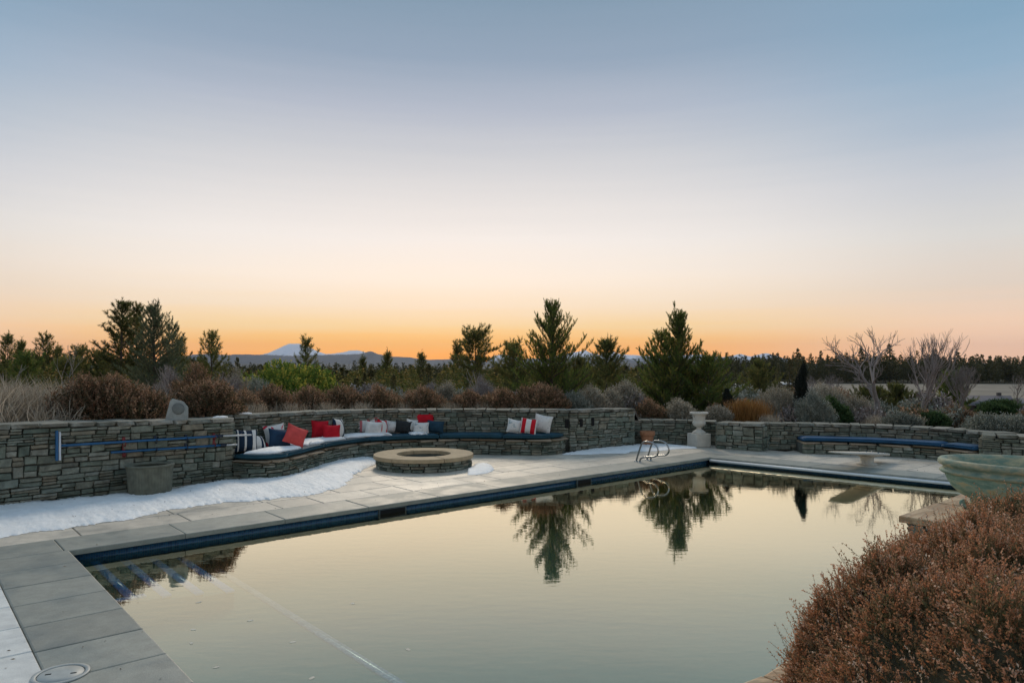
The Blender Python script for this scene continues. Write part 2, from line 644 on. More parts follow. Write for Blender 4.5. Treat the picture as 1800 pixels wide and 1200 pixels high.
def strip_solid(name, path, o0, o1, z0, zt, s0=0.0, s1=None, step=0.15, dz=0.0, org=(0, 0, 0)):
    """solid following a path between offsets o0..o1 (behind the face) from z0 to zt(s)+dz"""
    s1 = path.L if s1 is None else s1
    n = max(2, int((s1 - s0) / step) + 1)
    V, Fc = [], []
    for i in range(n):
        t = s0 + (s1 - s0) * i / (n - 1)
        a, b = path.off(t, o0), path.off(t, o1)
        zz = zt(t) + dz
        V += [(a[0], a[1], z0), (a[0], a[1], zz), (b[0], b[1], zz), (b[0], b[1], z0)]
    for i in range(n - 1):
        for j in range(4):
            Fc.append((i * 4 + j, (i + 1) * 4 + j, (i + 1) * 4 + (j + 1) % 4, i * 4 + (j + 1) % 4))
    e = (n - 1) * 4
    Fc += [(0, 1, 2, 3), (e + 3, e + 2, e + 1, e)]
    V = np.array(V) - np.array(org)
    return mesh(name, V, [Fc])


def stone_variants(n, seed, round_=0.16):
    out = []
    for i in range(n):
        rr = random.Random(seed + i)
        bm = bmesh.new()
        bmesh.ops.create_cube(bm, size=1.0)
        for v in bm.verts:
            v.co.x *= 1 + rr.uniform(-0.12, 0.04)
            v.co.z *= 1 + rr.uniform(-0.2, 0.04)
            v.co.y += rr.uniform(-0.06, 0.06) if v.co.y < 0 else 0
        fr = [e for e in bm.edges if all(v.co.y < 0 for v in e.verts)]
        bmesh.ops.bevel(bm, geom=fr, offset=0.07, segments=1, affect='EDGES')
        for v in bm.verts:
            if v.co.y < -0.3:
                v.co.y += rr.uniform(-0.09, 0.09)
                v.co.x += rr.uniform(-0.02, 0.02)
                v.co.z += rr.uniform(-0.05, 0.05)
        me = bpy.data.meshes.new('stone')
        bm.to_mesh(me)
        bm.free()
        me.materials.append(WALLSTONE)
        out.append(me)
    return out


STONES = stone_variants(14, 100)
CAPS = stone_variants(8, 300)
for m_ in CAPS:
    m_.materials.clear()
    m_.materials.append(CAPSTONE)

STONE_COUNT = {}


def lay_stones(root, path, z0, ztop, s0=0.0, s1=None, proud=0.03, depth=0.13, band=(0.17, 0.24), wr=(0.2, 0.46), limit=295, name='stone', gap=0.009):
    """irregular ashlar: bands of full-height stones and stacked thinner ones"""
    s1 = path.L if s1 is None else s1
    org = np.array(root.location)
    items = []
    hmean = ztop((s0 + s1) / 2) - z0
    bands, acc = [], 0.0
    while acc < 1.0 - 1e-6:
        b = random.uniform(*band) / hmean
        if acc + b > 1.0 - 0.5 * band[0] / hmean:
            b = 1.0 - acc
        bands.append((acc, b))
        acc += b
    for (v0, vb) in bands:
        s = s0
        while s < s1 - 0.02:
            w = random.uniform(*wr)
            if s + w > s1 - 0.12:
                w = s1 - s
            md = random.random()
            lay = [1.0] if md < 0.25 else ([random.uniform(0.38, 0.62)] if md < 0.85 else [0.34, 0.67])
            cuts = [0.0] + (lay if lay != [1.0] else []) + [1.0]
            for a, b in zip(cuts[:-1], cuts[1:]):
                parts = [(0.0, 1.0)]
                if w > 0.33 and random.random() < 0.55:
                    c = random.uniform(0.35, 0.65)
                    parts = [(0.0, c), (c, 1.0)]
                for (p0, p1) in parts:
                    items.append((s + w * p0, s + w * p1, v0 + vb * a, v0 + vb * b))
            s += w
    items.sort(key=lambda q: -(q[1] - q[0]) * (q[3] - q[2]))
    extra = Soup()
    for i, (a, b, v0, v1) in enumerate(items):
        sm = (a + b) / 2
        H = ztop(sm) - z0
        zc, hh = z0 + H * (v0 + v1) / 2, H * (v1 - v0)
        t = path.tan(sm)
        jut = random.uniform(-0.015, 0.024)
        p = path.off(sm, depth / 2 - proud - jut)
        me = random.choice(STONES)
        loc = (p[0] - org[0], p[1] - org[1], zc - org[2])
        rot = (random.uniform(-0.03, 0.03), random.uniform(-0.02, 0.02), math.atan2(t[1], t[0]) + random.uniform(-0.025, 0.025))
        scl = (max(0.03, b - a - gap) * (1 if random.random() < 0.5 else -1), depth, max(0.022, hh - gap))
        if STONE_COUNT.get(root.name, 0) < limit:
            ob(name, me, None, root, loc, rot, scl)
            STONE_COUNT[root.name] = STONE_COUNT.get(root.name, 0) + 1
        else:
            M = Matrix.LocRotScale(Vector(loc), __import__('mathutils').Euler(rot), Vector(scl))
            base = extra.n
            extra.V.append(np.array([M @ v.co for v in me.vertices]))
            extra.T.append(np.full(len(me.vertices), random.random()))
            for pl in me.polygons:
                extra.Fd.setdefault(len(pl.vertices), []).append(np.array([[k + base for k in pl.vertices]]))
            extra.n += len(me.vertices)
    if extra.n:
        tag(ob('small_stones', extra.mesh('small_stones'), WALLSTONE, root), kind='stuff')
    return len(items)


def lay_caps(root, path, ztop, o0, o1, h=0.075, s0=0.0, s1=None, lr=(0.2, 0.42), name='cap_stone', meshes=None):
    s1 = path.L if s1 is None else s1
    org = np.array(root.location)
    s = s0
    while s < s1 - 0.02:
        w = random.uniform(*lr)
        if s + w > s1 - 0.2:
            w = s1 - s
        sm = s + w / 2
        t = path.tan(sm)
        p = path.off(sm, (o0 + o1) / 2)
        z = ztop(sm) - h / 2 + random.uniform(-0.006, 0.006)
        ob(name, random.choice(meshes or CAPS), None, root, (p[0] - org[0], p[1] - org[1], z - org[2]),
           (random.uniform(-0.015, 0.015), random.uniform(-0.012, 0.012), math.atan2(t[1], t[0])),
           (w - 0.008, (o1 - o0) * random.uniform(0.97, 1.0), h * random.uniform(0.94, 1.0)))
        s += w


def stone_wall(name, label, pts, zs, thick=0.42, group=None, z0=0.0, vis0=None, n=6, cap_h=0.075, cat='wall', wr=(0.2, 0.46), band=(0.17, 0.24), limit=295):
    path = Path([(p[0], p[1], z) for p, z in zip(pts, zs)], n)
    zt = lambda t: float(path.at(t)[2])
    org = (path.p[0][0], path.p[0][1], 0.0)
    root = thing(name, label, cat, org, group)
    ob('core', strip_solid('core', path, 0.035, thick, -0.1, zt, dz=-cap_h, org=org), MORTAR, root)
    zb = z0 if vis0 is None else vis0
    lay_stones(root, path, zb, lambda t: zt(t) - cap_h - 0.004, wr=wr, band=band)
    lay_caps(root, path, zt, -0.055, thick + 0.05, cap_h)
    return root, path, zt


#@@STRUCTURE
# ------------------------------------------------------------------ terrain
def ground_z(x, y):
    d = math.hypot(x, y - 4)
    pts = [(0, -3), (21, -3), (27, 0.25), (34, 0.0), (50, -1.6), (80, -4.2), (140, -7.2), (230, -9.5), (400, -10.5), (700, -11.5), (3000, -18), (9000, -25), (60000, -60)]
    z = float(np.interp(d, [p[0] for p in pts], [p[1] for p in pts]))
    if d > 30:
        z += 0.25 * math.sin(x * 0.11 + 1.3) * math.cos(y * 0.07) * min(1, (d - 30) / 60)
    return z


def build_terrain():
    rad = [0, 10, 18, 20.5, 22, 24, 26, 28, 31, 35, 40, 46, 53, 62, 72, 85, 100, 120, 145, 175, 210, 260, 320, 400, 520, 680, 900, 1300, 2000, 3200, 5200, 8500, 14000, 24000, 45000]
    na = 144
    V, Fc = [], []
    for r_ in rad:
        for i in range(na):
            a = i / na * 2 * math.pi
            x, y = r_ * math.sin(a), 4 + r_ * math.cos(a)
            V.append((x, y, ground_z(x, y)))
    for j in range(len(rad) - 1):
        for i in range(na):
            Fc.append((j * na + i, (j + 1) * na + i, (j + 1) * na + (i + 1) % na, j * na + (i + 1) % na))
    m, nt, p = new_mat('dry_ground')
    g = N(nt, 'ShaderNodeNewGeometry')
    n1 = N(nt, 'ShaderNodeTexNoise', i_Scale=0.03, i_Detail=10.0, i_Roughness=0.65)
    n2 = N(nt, 'ShaderNodeTexNoise', i_Scale=1.8, i_Detail=8.0, i_Roughness=0.7)
    for q in (n1, n2):
        nt.links.new(g.outputs['Position'], q.inputs['Vector'])
    r1 = ramp(nt, [(0.3, (0.035, 0.042, 0.025)), (0.5, (0.065, 0.065, 0.042)), (0.64, (0.12, 0.105, 0.07)), (0.8, (0.19, 0.165, 0.115))])
    nt.links.new(n1.outputs['Fac'], r1.inputs[0])
    r2 = N(nt, 'ShaderNodeMapRange', i_1=0.3, i_2=0.7, i_3=0.6, i_4=1.35)
    nt.links.new(n2.outputs['Fac'], r2.inputs[0])
    vm = N(nt, 'ShaderNodeVectorMath', operation='SCALE')
    nt.links.new(r1.outputs[0], vm.inputs[0])
    nt.links.new(r2.outputs[0], vm.inputs['Scale'])
    nt.links.new(vm.outputs[0], p.inputs['Base Color'])
    p.inputs['Roughness'].default_value = 0.95
    p.inputs['Specular IOR Level'].default_value = 0.1
    o = ob('ground', mesh('ground', V, [Fc], smooth=True), m)
    tag(o, kind='structure')


build_terrain()

# ------------------------------------------------------------------ walls (paths first: the planting bed follows them)
W1_PTS = [(-10.35, 6.55), (-8.8, 8.32), (-7.26, 10.08), (-6.1, 11.42), (-4.98, 12.68)]
W1_Z = [1.29, 1.24, 1.19, 1.14, 1.09]
SEAT_PTS = [(-5.5, 13.2), (-5.05, 13.62), (-4.75, 14.3), (-4.4, 15.1), (-3.9, 15.9), (-3.2, 16.5), (-2.2, 16.85), (-0.95, 17.0), (0.0, 16.97), (0.9, 16.9), (1.35, 16.93)]
SEAT_Z = [1.10, 1.09, 1.075, 1.055, 1.035, 1.015, 1.0, 0.995, 0.995, 0.99, 0.985]
END_PTS = [(1.36, 16.93), (1.9, 17.2), (2.5, 17.64), (3.1, 18.1)]
END_Z = [0.985, 0.975, 0.965, 0.957]
LOW_PTS = [(3.12, 18.55), (4.2, 18.52), (5.25, 18.25)]
LOW_Z = [0.63, 0.625, 0.62]
PIER_PTS = [(5.05, 17.52), (5.5, 17.2), (5.95, 16.9)]
PIER_Z = [0.645, 0.65, 0.655]
NICHE_PTS = [(6.0, 17.25), (7.1, 17.12), (8.1, 16.82), (8.9, 16.45), (9.6, 15.9), (10.0, 15.2), (10.05, 14.75)]
NICHE_Z = [0.65, 0.645, 0.643, 0.64, 0.638, 0.635, 0.63]
RIGHT_PTS = [(9.62, 14.55), (10.6, 13.95), (12.2, 12.9), (14.0, 11.6)]
RIGHT_Z = [0.63, 0.625, 0.62, 0.61]


def build_bed():
    line = [(-15.5, -9, 0.9), (-14.5, 1, 1.0)] + [(p[0], p[1], z) for p, z in zip(W1_PTS, W1_Z)] \
        + [(p[0], p[1], z) for p, z in zip(SEAT_PTS[1:], SEAT_Z[1:])] + [(p[0], p[1], z) for p, z in zip(END_PTS[1:], END_Z[1:])] \
        + [(3.3, 18.4, 0.63), (4.2, 18.4, 0.62), (5.3, 18.1, 0.62)] + [(p[0], p[1], z) for p, z in zip(NICHE_PTS[1:6], NICHE_Z[1:6])] \
        + [(p[0], p[1], z) for p, z in zip(RIGHT_PTS[1:], RIGHT_Z[1:])] + [(16.5, 6, 0.55), (17, -9, 0.5)]
    p = []
    for a, b in zip(line[:-1], line[1:]):
        for k in range(4):
            p.append(np.array(a) + (np.array(b) - np.array(a)) * k / 4)
    p.append(np.array(line[-1]))
    V, Fc = [], []
    offs = [0.22, 0.6, 1.2, 2.0, 3.2, 5.0, 8.0, 12.0, 17.0]
    for q in p:
        d = np.array([q[0], q[1] - 4])
        r0 = np.linalg.norm(d)
        d /= r0
        for o in offs:
            x, y = q[0] + d[0] * o, q[1] + d[1] * o
            f = min(1, o / 13.0)
            zb = q[2] - 0.10
            z = zb * (1 - f ** 1.3) + (-0.35) * f ** 1.3 + (rs.normal() * 0.025 if o > 0.3 else 0)
            V.append((x, y, z))
    m = len(offs)
    for i in range(len(p) - 1):
        for j in range(m - 1):
            Fc.append((i * m + j, (i + 1) * m + j, (i + 1) * m + j + 1, i * m + j + 1))
    o = ob('planting_bed', mesh('planting_bed', V, [Fc], smooth=True),
           simple('bed_soil', (0.10, 0.078, 0.055), rough=0.95, var=0.5, nscale=3, bump=0.8, bscale=18, bdist=0.04))
    tag(o, kind='structure')


build_bed()

# ------------------------------------------------------------------ pool
WZ = -0.13                    # water level
POOL = [(1.40, -9.06), (13.68, -9.06), (14.38, -2.45), (1.40, -2.45)]    # (u, n)
CW = 0.66                     # coping width


def build_pool():
    root = thing('swimming_pool', 'long rectangular swimming pool with grey stone coping and blue tile band', 'pool', UV(1.4, -9.06, 0))
    org = root.location
    plaster = simple('pool_plaster', (0.014, 0.115, 0.088), rough=0.8, var=0.2, nscale=1.5, bump=0.1)
    bluetile = tile_mat('blue_mosaic')
    steptile = tile_mat('step_mosaic', (0.01, 0.32, 1.0), (0.06, 0.50, 1.0), 18.0, (0.20, 0.6, 0.9))
    paletile = tile_mat('pale_mosaic', (0.12, 0.24, 0.42), (0.50, 0.60, 0.68), 14.0, (0.10, 0.22, 0.24))
    c = [UV(*q) for q in POOL]
    # walls, each a slab
    names = ['tile wall'] * 4
    for i in range(4):
        a, b = c[i], c[(i + 1) % 4]
        t = (b - a).normalized()
        nout = Vector((-t.y, t.x, 0))
        if (a + nout - (c[0] + c[2]) / 2).length < (a - nout - (c[0] + c[2]) / 2).length:
            nout = -nout
        pts = [a - org, b - org, b + nout * 0.25 - org, a + nout * 0.25 - org]
        ob('basin_wall', prism_mesh('basin_wall', [(p.x, p.y) for p in pts], -0.80, -0.30), plaster, root)
        # tile band, a thin proud sheet with its own mosaic coordinates
        L = (b - a).length
        ins = nout * -0.012
        V = [a + ins, b + ins, b + ins, a + ins]
        zz = [-0.298, -0.298, -0.058, -0.058]
        V = [(v.x - org.x, v.y - org.y, z) for v, z in zip(V, zz)]
        back = [(v[0] + nout.x * 0.2, v[1] + nout.y * 0.2, v[2]) for v in V]
        me = mesh('tile_band', V + back, [[(0, 1, 2, 3), (7, 6, 5, 4), (3, 2, 6, 7), (1, 0, 4, 5), (0, 3, 7, 4), (2, 1, 5, 6)]])
        uv = me.uv_layers.new(name='UVMap')
        co = [(0, 0), (L, 0), (L, 0.24), (0, 0.24)]
        for k in range(4):
            uv.data[k].uv = co[k]
        ob('tile_band', me, bluetile, root)
    ob('basin_floor', prism_mesh('basin_floor', [(p.x - org.x, p.y - org.y) for p in c], -0.95, -0.62), plaster, root)

    # entry steps in the near left corner, each with a mosaic nosing
    def nosing(u0, u1, n0, n1, z, mt):
        pts = [UV(u0, n0), UV(u1, n0), UV(u1, n1), UV(u0, n1)]
        V = [(p.x - org.x, p.y - org.y, z) for p in pts]
        V2 = [(p.x - org.x, p.y - org.y, z - 0.02) for p in pts]
        me = mesh('nosing_tiles', V + V2, [[(0, 1, 2, 3), (7, 6, 5, 4), (0, 4, 5, 1), (1, 5, 6, 2), (2, 6, 7, 3), (3, 7, 4, 0)]])
        uv = me.uv_layers.new(name='UVMap')
        co = [(0, 0), (u1 - u0, 0), (u1 - u0, n1 - n0), (0, n1 - n0)]
        for k in range(4):
            uv.data[k].uv = co[k]
        return me
    zs = [-0.17, -0.205, -0.245, -0.285]
    us = [1.72, 2.02, 2.32, 2.62]
    prev = 1.40
    for u, z in zip(us, zs):
        pts = [UV(prev, -9.04), UV(u, -9.04), UV(u, -7.35), UV(prev, -7.35)]
        s = ob('step', prism_mesh('step', [(p.x - org.x, p.y - org.y) for p in pts], -0.61, z), plaster, root)
        ob('nosing_tiles', nosing(u - 0.08, u + 0.004, -9.03, -7.34, z + 0.012, steptile), steptile, s)
        prev = u
    ob('nosing_tiles', nosing(1.42, 1.80, -7.42, -7.335, zs[0] + 0.016, steptile), steptile, root)
    pts = [UV(prev, -9.04), UV(3.0, -9.04), UV(3.0, -2.5), UV(1.42, -2.5), UV(1.42, -7.345), UV(prev, -7.345)]
    s = ob('step', prism_mesh('step', [(p.x - org.x, p.y - org.y) for p in pts], -0.61, -0.46), plaster, root)
    ob('nosing_tiles', nosing(2.925, 3.004, -8.9, -2.5, -0.448, paletile), paletile, s)

    # coping slabs, each its own stone
    def slab(q, name='coping_stone', mt=COPING, z0=-0.055, z1=0.004, bev=0.012):
        ctr = sum((UV(*k) for k in q), Vector()) / len(q)
        pts = [UV(*k) - ctr for k in q]
        loc = ctr - org
        ob(name, prism_mesh(name, [(p.x, p.y) for p in pts], z0, z1 + random.uniform(-0.002, 0.002), bev), mt, root, (loc.x, loc.y, 0))
    g = 0.003
    n = -9.06 - CW
    slab([(1.4 - CW, n), (1.4 - g, n), (1.4 - g, -9.06 - g), (1.4 - CW, -9.06 - g)])
    n = -9.06
    while n < 1.5:                                    # near end
        n2 = n + 0.62
        slab([(1.4 - CW, n + g), (1.44, n + g), (1.44, n2 - g), (1.4 - CW, n2 - g)])
        n = n2
    u = 1.40
    while u < 13.6:                                   # long far side
        u2 = min(u + 1.24, 13.68)
        if 13.68 - u2 < 0.4:
            u2 = 13.68
        slab([(u + g, -9.06 - CW), (u2 - g, -9.06 - CW), (u2 - g, -9.012), (u + g, -9.012)])
        u = u2
    slab([(13.68 + g, -9.06 - CW), (13.68 + CW, -9.06 - CW), (13.68 + CW, -9.06 - g), (13.68 + g, -9.06 - g)])
    e = lambda n_: 13.68 + (n_ + 9.06) * (0.70 / 6.61)
    n = -9.06
    while n < -2.5:                                   # end under the diving board
        n2 = min(n + 1.1, -2.45)
        slab([(e(n) - 0.045, n + g), (e(n) + CW, n + g), (e(n2) + CW, n2 - g), (e(n2) - 0.045, n2 - g)])
        n = n2
    u = 1.4 + g
    for w in (0.9, 1.15, 0.8, 1.0, 0.95, 1.1, 1.0):   # rough sandstone flags along the hedge
        j = lambda: random.uniform(-0.035, 0.035)
        slab([(u + g, -2.45 + j()), (u + w * 0.5, -2.47 + j()), (u + w - g, -2.45 + j()), (u + w - g, -1.85), (u + g, -1.85)], 'coping_flagstone', SANDSTONE, -0.06, 0.004, 0.02)
        u += w
    # skimmer mouths in the far wall
    for (u0, w) in ((5.52, 0.42), (9.6, 0.34)):
        sk = ob('skimmer_frame', box_mesh('skimmer_frame', w + 0.05, 0.03, 0.12, 0.005), simple('skimmer_grey', (0.06, 0.085, 0.095), 0.6), root,
                (UV(u0, -9.03, -0.115) - org), (0, 0, math.atan2(UY, UX)))
        ob('mouth', box_mesh('mouth', w, 0.03, 0.085), BLACK, sk, (0, -0.004, 0))
    # bar of the pool cover tucked below the coping of the far end
    a, b = UV(e(-9.0) - 0.07, -9.0, -0.062), UV(e(-2.5) - 0.07, -2.5, -0.062)
    bar = ob('pool_cover_bar', sweep_tube('pool_cover_bar', [(0, 0, 0), tuple(b - a)], 0.03, 12), simple('white_vinyl', (0.75, 0.78, 0.80), 0.4, bump=0, var=0.05), None, a)
    tag(bar, 'long white pool cover bar lying under the far end coping', 'cover bar')


build_pool()


def build_water():
    V = [tuple(UV(u, n, WZ)) for u, n in ((1.395, -9.052), (13.685, -9.052), (14.38, -2.44), (1.395, -2.44))]
    m, nt, p = new_mat('pool_water')
    nt.nodes.remove(p)
    lw = N(nt, 'ShaderNodeLayerWeight', i_Blend=0.5)
    mr = ramp(nt, [(f_, (v_, v_, v_)) for f_, v_ in ((0.0, 0.02), (0.3, 0.08), (0.5, 0.32), (0.6, 0.56), (0.66, 0.66), (0.72, 0.735), (0.77, 0.87), (0.82, 0.94), (1.0, 0.97))])
    nt.links.new(lw.outputs['Facing'], mr.inputs[0])
    tr = N(nt, 'ShaderNodeBsdfTransparent')
    tr.inputs['Color'].default_value = (0.85, 1.0, 1.0, 1)
    gl = N(nt, 'ShaderNodeBsdfGlossy', i_Roughness=0.0)
    gl.inputs['Color'].default_value = (1.0, 0.88, 0.635, 1)
    g = N(nt, 'ShaderNodeNewGeometry')
    mp_ = N(nt, 'ShaderNodeMapping')
    mp_.inputs['Scale'].default_value = (1.6, 4.0, 1)
    nt.links.new(g.outputs['Position'], mp_.inputs[0])
    nz = N(nt, 'ShaderNodeTexNoise', i_Scale=2.6, i_Detail=3.0, i_Roughness=0.5)
    nt.links.new(mp_.outputs[0], nz.inputs['Vector'])
    bp = N(nt, 'ShaderNodeBump', i_Strength=0.035, i_Distance=0.02)
    nt.links.new(nz.outputs['Fac'], bp.inputs['Height'])
    nt.links.new(bp.outputs[0], gl.inputs['Normal'])
    mx = N(nt, 'ShaderNodeMixShader')
    nt.links.new(mr.outputs[0], mx.inputs[0])
    nt.links.new(tr.outputs[0], mx.inputs[1])
    nt.links.new(gl.outputs[0], mx.inputs[2])
    nt.links.new(mx.outputs[0], nt.nodes['Material Output'].inputs['Surface'])
    o = ob('water', mesh('water', V, [[(0, 3, 2, 1)]]), m)
    tag(o, 'still pool water mirroring the evening sky', kind='structure')


build_water()


def build_deck():
    outer = [(-9, -17.0), (21, -17.0), (21, 9), (-9, 9)]
    V = [tuple(UV(u, n, -0.035)) for u, n in outer] + [tuple(UV(u, n, -0.035)) for u, n in
                                                      ((1.25, -9.2), (13.85, -9.2), (14.55, -2.3), (1.25, -2.3))]
    deck = ob('deck', mesh('deck', V, [[(0, 1, 5, 4), (1, 2, 6, 5), (2, 3, 7, 6), (3, 0, 4, 7)]]), JOINT)
    tag(deck, kind='structure')
    # paving stones
    W = {}
    for L in (0.62, 0.93, 1.24):
        me = box_mesh('paving_stone', L - 0.012, 0.62 - 0.012, 0.05, 0.006)
        me.materials.append(PAVER)
        W[L] = me
        me = me.copy()
        me.materials.clear()
        me.materials.append(PAVER2)
        W[-L] = me
    front = W1_PTS + [(-4.1, 12.9), (-3.5, 15.4), (-2, 16.5), (0, 16.7), (1.3, 16.9)] + END_PTS[1:] + LOW_PTS + PIER_PTS + NICHE_PTS[1:6] + RIGHT_PTS
    poly = front + [(16, 5), (14, -6), (-14, -6), (-12, 3)]

    def inside(x, y):
        c = False
        for i in range(len(poly)):
            x1, y1 = poly[i]
            x2, y2 = poly[i - 1]
            if (y1 > y) != (y2 > y) and x < (x2 - x1) * (y - y1) / (y2 - y1) + x1:
                c = not c
        return c
    e = lambda n_: 13.68 + (n_ + 9.06) * (0.70 / 6.61)
    cnt = 0

    def lay(u, n, L, sg=1):
        nonlocal cnt
        p = UV(u + L / 2, n + 0.31)
        if p.y < 2.2 or not inside(p.x, p.y + 0.05):
            return
        px = 900 + p.x / p.y * F
        if px < -1150 or px > 2300:
            return
        ob('paving_stone', W[L * sg], None, deck, (p.x, p.y, -0.0245 + random.uniform(-0.0015, 0.0015)), (0, 0, math.atan2(UY, UX)))
        cnt += 1
    n = -9.06 - CW - 0.62
    row = 0
    while n > -16.5:                        # terrace between pool and seat wall
        u = -6.0 - random.random() * 0.6
        while u < 19:
            L = random.choice((0.62, 0.93, 0.93, 1.24))
            lay(u, n, L)
            u += L
        n -= 0.62
        row += 1
    n = -9.06 - CW
    while n < 0:                            # near end of the pool
        u = 1.4 - CW
        while u > -7:
            L = random.choice((0.62, 0.93))
            u -= L
            lay(u, n, L, -1)
        n += 0.62
    n = -9.06 - CW
    while n < 1:                            # beyond the far end
        u = max(e(n), e(n + 0.62)) + CW + 0.01
        while u < 19:
            L = random.choice((0.62, 0.93))
            lay(u, n, L)
            u += L
        n += 0.62
    print('pavers', cnt)


build_deck()

# ------------------------------------------------------------------ stone walls
w1, W1, W1T = stone_wall('stone_wall', 'tall grey ashlar retaining wall at left carrying the cleaning poles', W1_PTS, W1_Z, 0.5,
                         'stone walls round the pool terrace', n=3, wr=(0.13, 0.38), band=(0.10, 0.19))
sw, SEATW, SEATT = stone_wall('stone_wall', 'curved ashlar back wall behind the navy cushioned seat and pillows', SEAT_PTS, SEAT_Z, 0.42,
                              'stone walls round the pool terrace', vis0=0.34, wr=(0.16, 0.40), band=(0.09, 0.16))
ew, ENDW, ENDT = stone_wall('stone_wall', 'tall ashlar wall end with three dark slots right of the cushioned seat', END_PTS, END_Z, 0.45,
                            'stone walls round the pool terrace', wr=(0.14, 0.34), band=(0.08, 0.15))
lw_, LOWW, LOWT = stone_wall('stone_wall', 'low ashlar wall behind the cream urn and the terracotta pot', LOW_PTS, LOW_Z, 0.42,
                             'stone walls round the pool terrace', wr=(0.14, 0.34), band=(0.08, 0.15))
pw, PIERW, PIERT = stone_wall('stone_wall', 'short projecting ashlar wall just right of the cream urn', PIER_PTS, PIER_Z, 0.5,
                              'stone walls round the pool terrace', wr=(0.2, 0.4), band=(0.14, 0.2))
nw_, NICHEW, NICHET = stone_wall('stone_wall', 'low curved ashlar wall behind the long blue bench cushion', NICHE_PTS, NICHE_Z, 0.42,
                                 'stone walls round the pool terrace', wr=(0.16, 0.36), band=(0.09, 0.15))
rw, RIGHTW, RIGHTT = stone_wall('stone_wall', 'low ashlar wall at the right edge behind the green bowl', RIGHT_PTS, RIGHT_Z, 0.45,
                                'stone walls round the pool terrace', wr=(0.16, 0.36), band=(0.09, 0.15))
# returns (end faces) of the tall left wall, of the tall wall end and of the pier


def return_face(root, a, b, za, zb, z0=0.0):
    pth = Path([(a[0], a[1], za), (b[0], b[1], zb)], 2)
    lay_stones(root, pth, z0, lambda t: float(pth.at(t)[2]) - 0.08, wr=(0.18, 0.3), band=(0.15, 0.2), depth=0.10)


return_face(w1, (-4.97, 12.70), (-5.4, 13.15), 1.09, 1.09, 0.36)
return_face(ew, (3.10, 18.12), (2.85, 18.5), 0.957, 0.957)
return_face(pw, (5.28, 17.95), (5.05, 17.55), 0.645, 0.645)
return_face(pw, (5.97, 16.93), (6.2, 17.25), 0.655, 0.655)
return_face(rw, (9.95, 15.0), (9.62, 14.58), 0.63, 0.63)
# three slots in the tall wall end
for px, y0, y1, wpx in ((996, 737, 752, 7), (1020, 736, 750, 6), (1040, 734, 748, 6)):
    t = ENDW.ray(px)
    if t is None:
        t = SEATW.ray(px)
        pth = SEATW
    else:
        pth = ENDW
    q = pth.off(t, -0.035)
    tn = pth.tan(t)
    d = q[1]
    zc = CH - ((y0 + y1) / 2 - HZ) / F * d
    ob('slot', box_mesh('slot', wpx / F * d, 0.06, (y1 - y0) / F * d, 0.012), BLACK, ew,
       (q[0] - ew.location.x, q[1] - ew.location.y, zc), (0, 0, math.atan2(tn[1], tn[0])))

# ------------------------------------------------------------------ stone benches with cushions
SEATSLAB = simple('bench_slab', (0.30, 0.225, 0.15), rough=0.8, var=0.25, nscale=7, bump=0.4, rand=0.1)
SLABS = stone_variants(5, 500)
for m_ in SLABS:
    m_.materials.clear()
    m_.materials.append(SEATSLAB)


def build_bench(label, pts, seat_z, depth, label_c, cuts, cush_h, group_c, s_cush0=0.0, s_cush1=0.0):
    path = Path([(p[0], p[1]) for p in pts], 6)
    org = (path.p[0][0], path.p[0][1], 0)
    root = thing('stone_bench', label, 'bench', org)
    zt = lambda t: seat_z
    ob('core', strip_solid('core', path, 0.035, depth, -0.1, zt, dz=-0.04, org=org), MORTAR, root)
    lay_stones(root, path, 0.0, lambda t: seat_z - 0.045, wr=(0.15, 0.34), band=(0.09, 0.15))
    lay_caps(root, path, zt, -0.05, depth - 0.06, 0.04, lr=(0.4, 0.8), name='seat_slab', meshes=SLABS)
    out = []
    L = path.L
    for (a, b), lab in zip(cuts, label_c):
        a, b = a * L + 0.012, b * L - 0.012
        n = max(3, int((b - a) / 0.09))
        V, Fc = [], []
        prof = [(0.03, 0.012), (-0.012, 0.035), (-0.02, 0.5 * cush_h), (-0.008, 0.85 * cush_h), (0.05, cush_h), (0.32, 1.07 * cush_h), (depth - 0.14, cush_h), (depth - 0.08, 0.8 * cush_h), (depth - 0.08, 0.012)]
        k = len(prof)
        for i in range(n):
            f = i / (n - 1)
            t = a + (b - a) * f
            e = min(1.0, min(f, 1 - f) * (b - a) / 0.07)
            sq = 0.72 + 0.28 * math.sqrt(max(0, 1 - (1 - e) ** 2))
            for (o, z) in prof:
                q = path.off(t, o if e >= 1 else o * (0.97) + 0.008 * (1 - e))
                V.append((q[0], q[1], seat_z + 0.002 + (z - 0.012) * sq * (1 + 0.03 * math.sin(t * 5.3)) + 0.012))
        for i in range(n - 1):
            for j in range(k):
                Fc.append((i * k + j, i * k + (j + 1) % k, (i + 1) * k + (j + 1) % k, (i + 1) * k + j))
        o0 = np.array(V[0])
        me = mesh('seat_cushion', np.array(V) - o0, [Fc, [tuple(range(k))[::-1]], [tuple(range((n - 1) * k, n * k))]], smooth=True)
        c = ob('seat_cushion', me, NAVY, None, tuple(o0))
        # piping along the front top edge
        pp = [np.array(path.off(a + (b - a) * i / 14, -0.012)) for i in range(15)]
        pm = sweep_tube('piping', [(q[0] - o0[0], q[1] - o0[1], seat_z + 0.9 * cush_h - o0[2]) for q in pp], 0.008, 5)
        ob('piping', pm, NAVY, c)
        tag(c, lab, 'cushion', group_c)
        out.append(c)
    return path


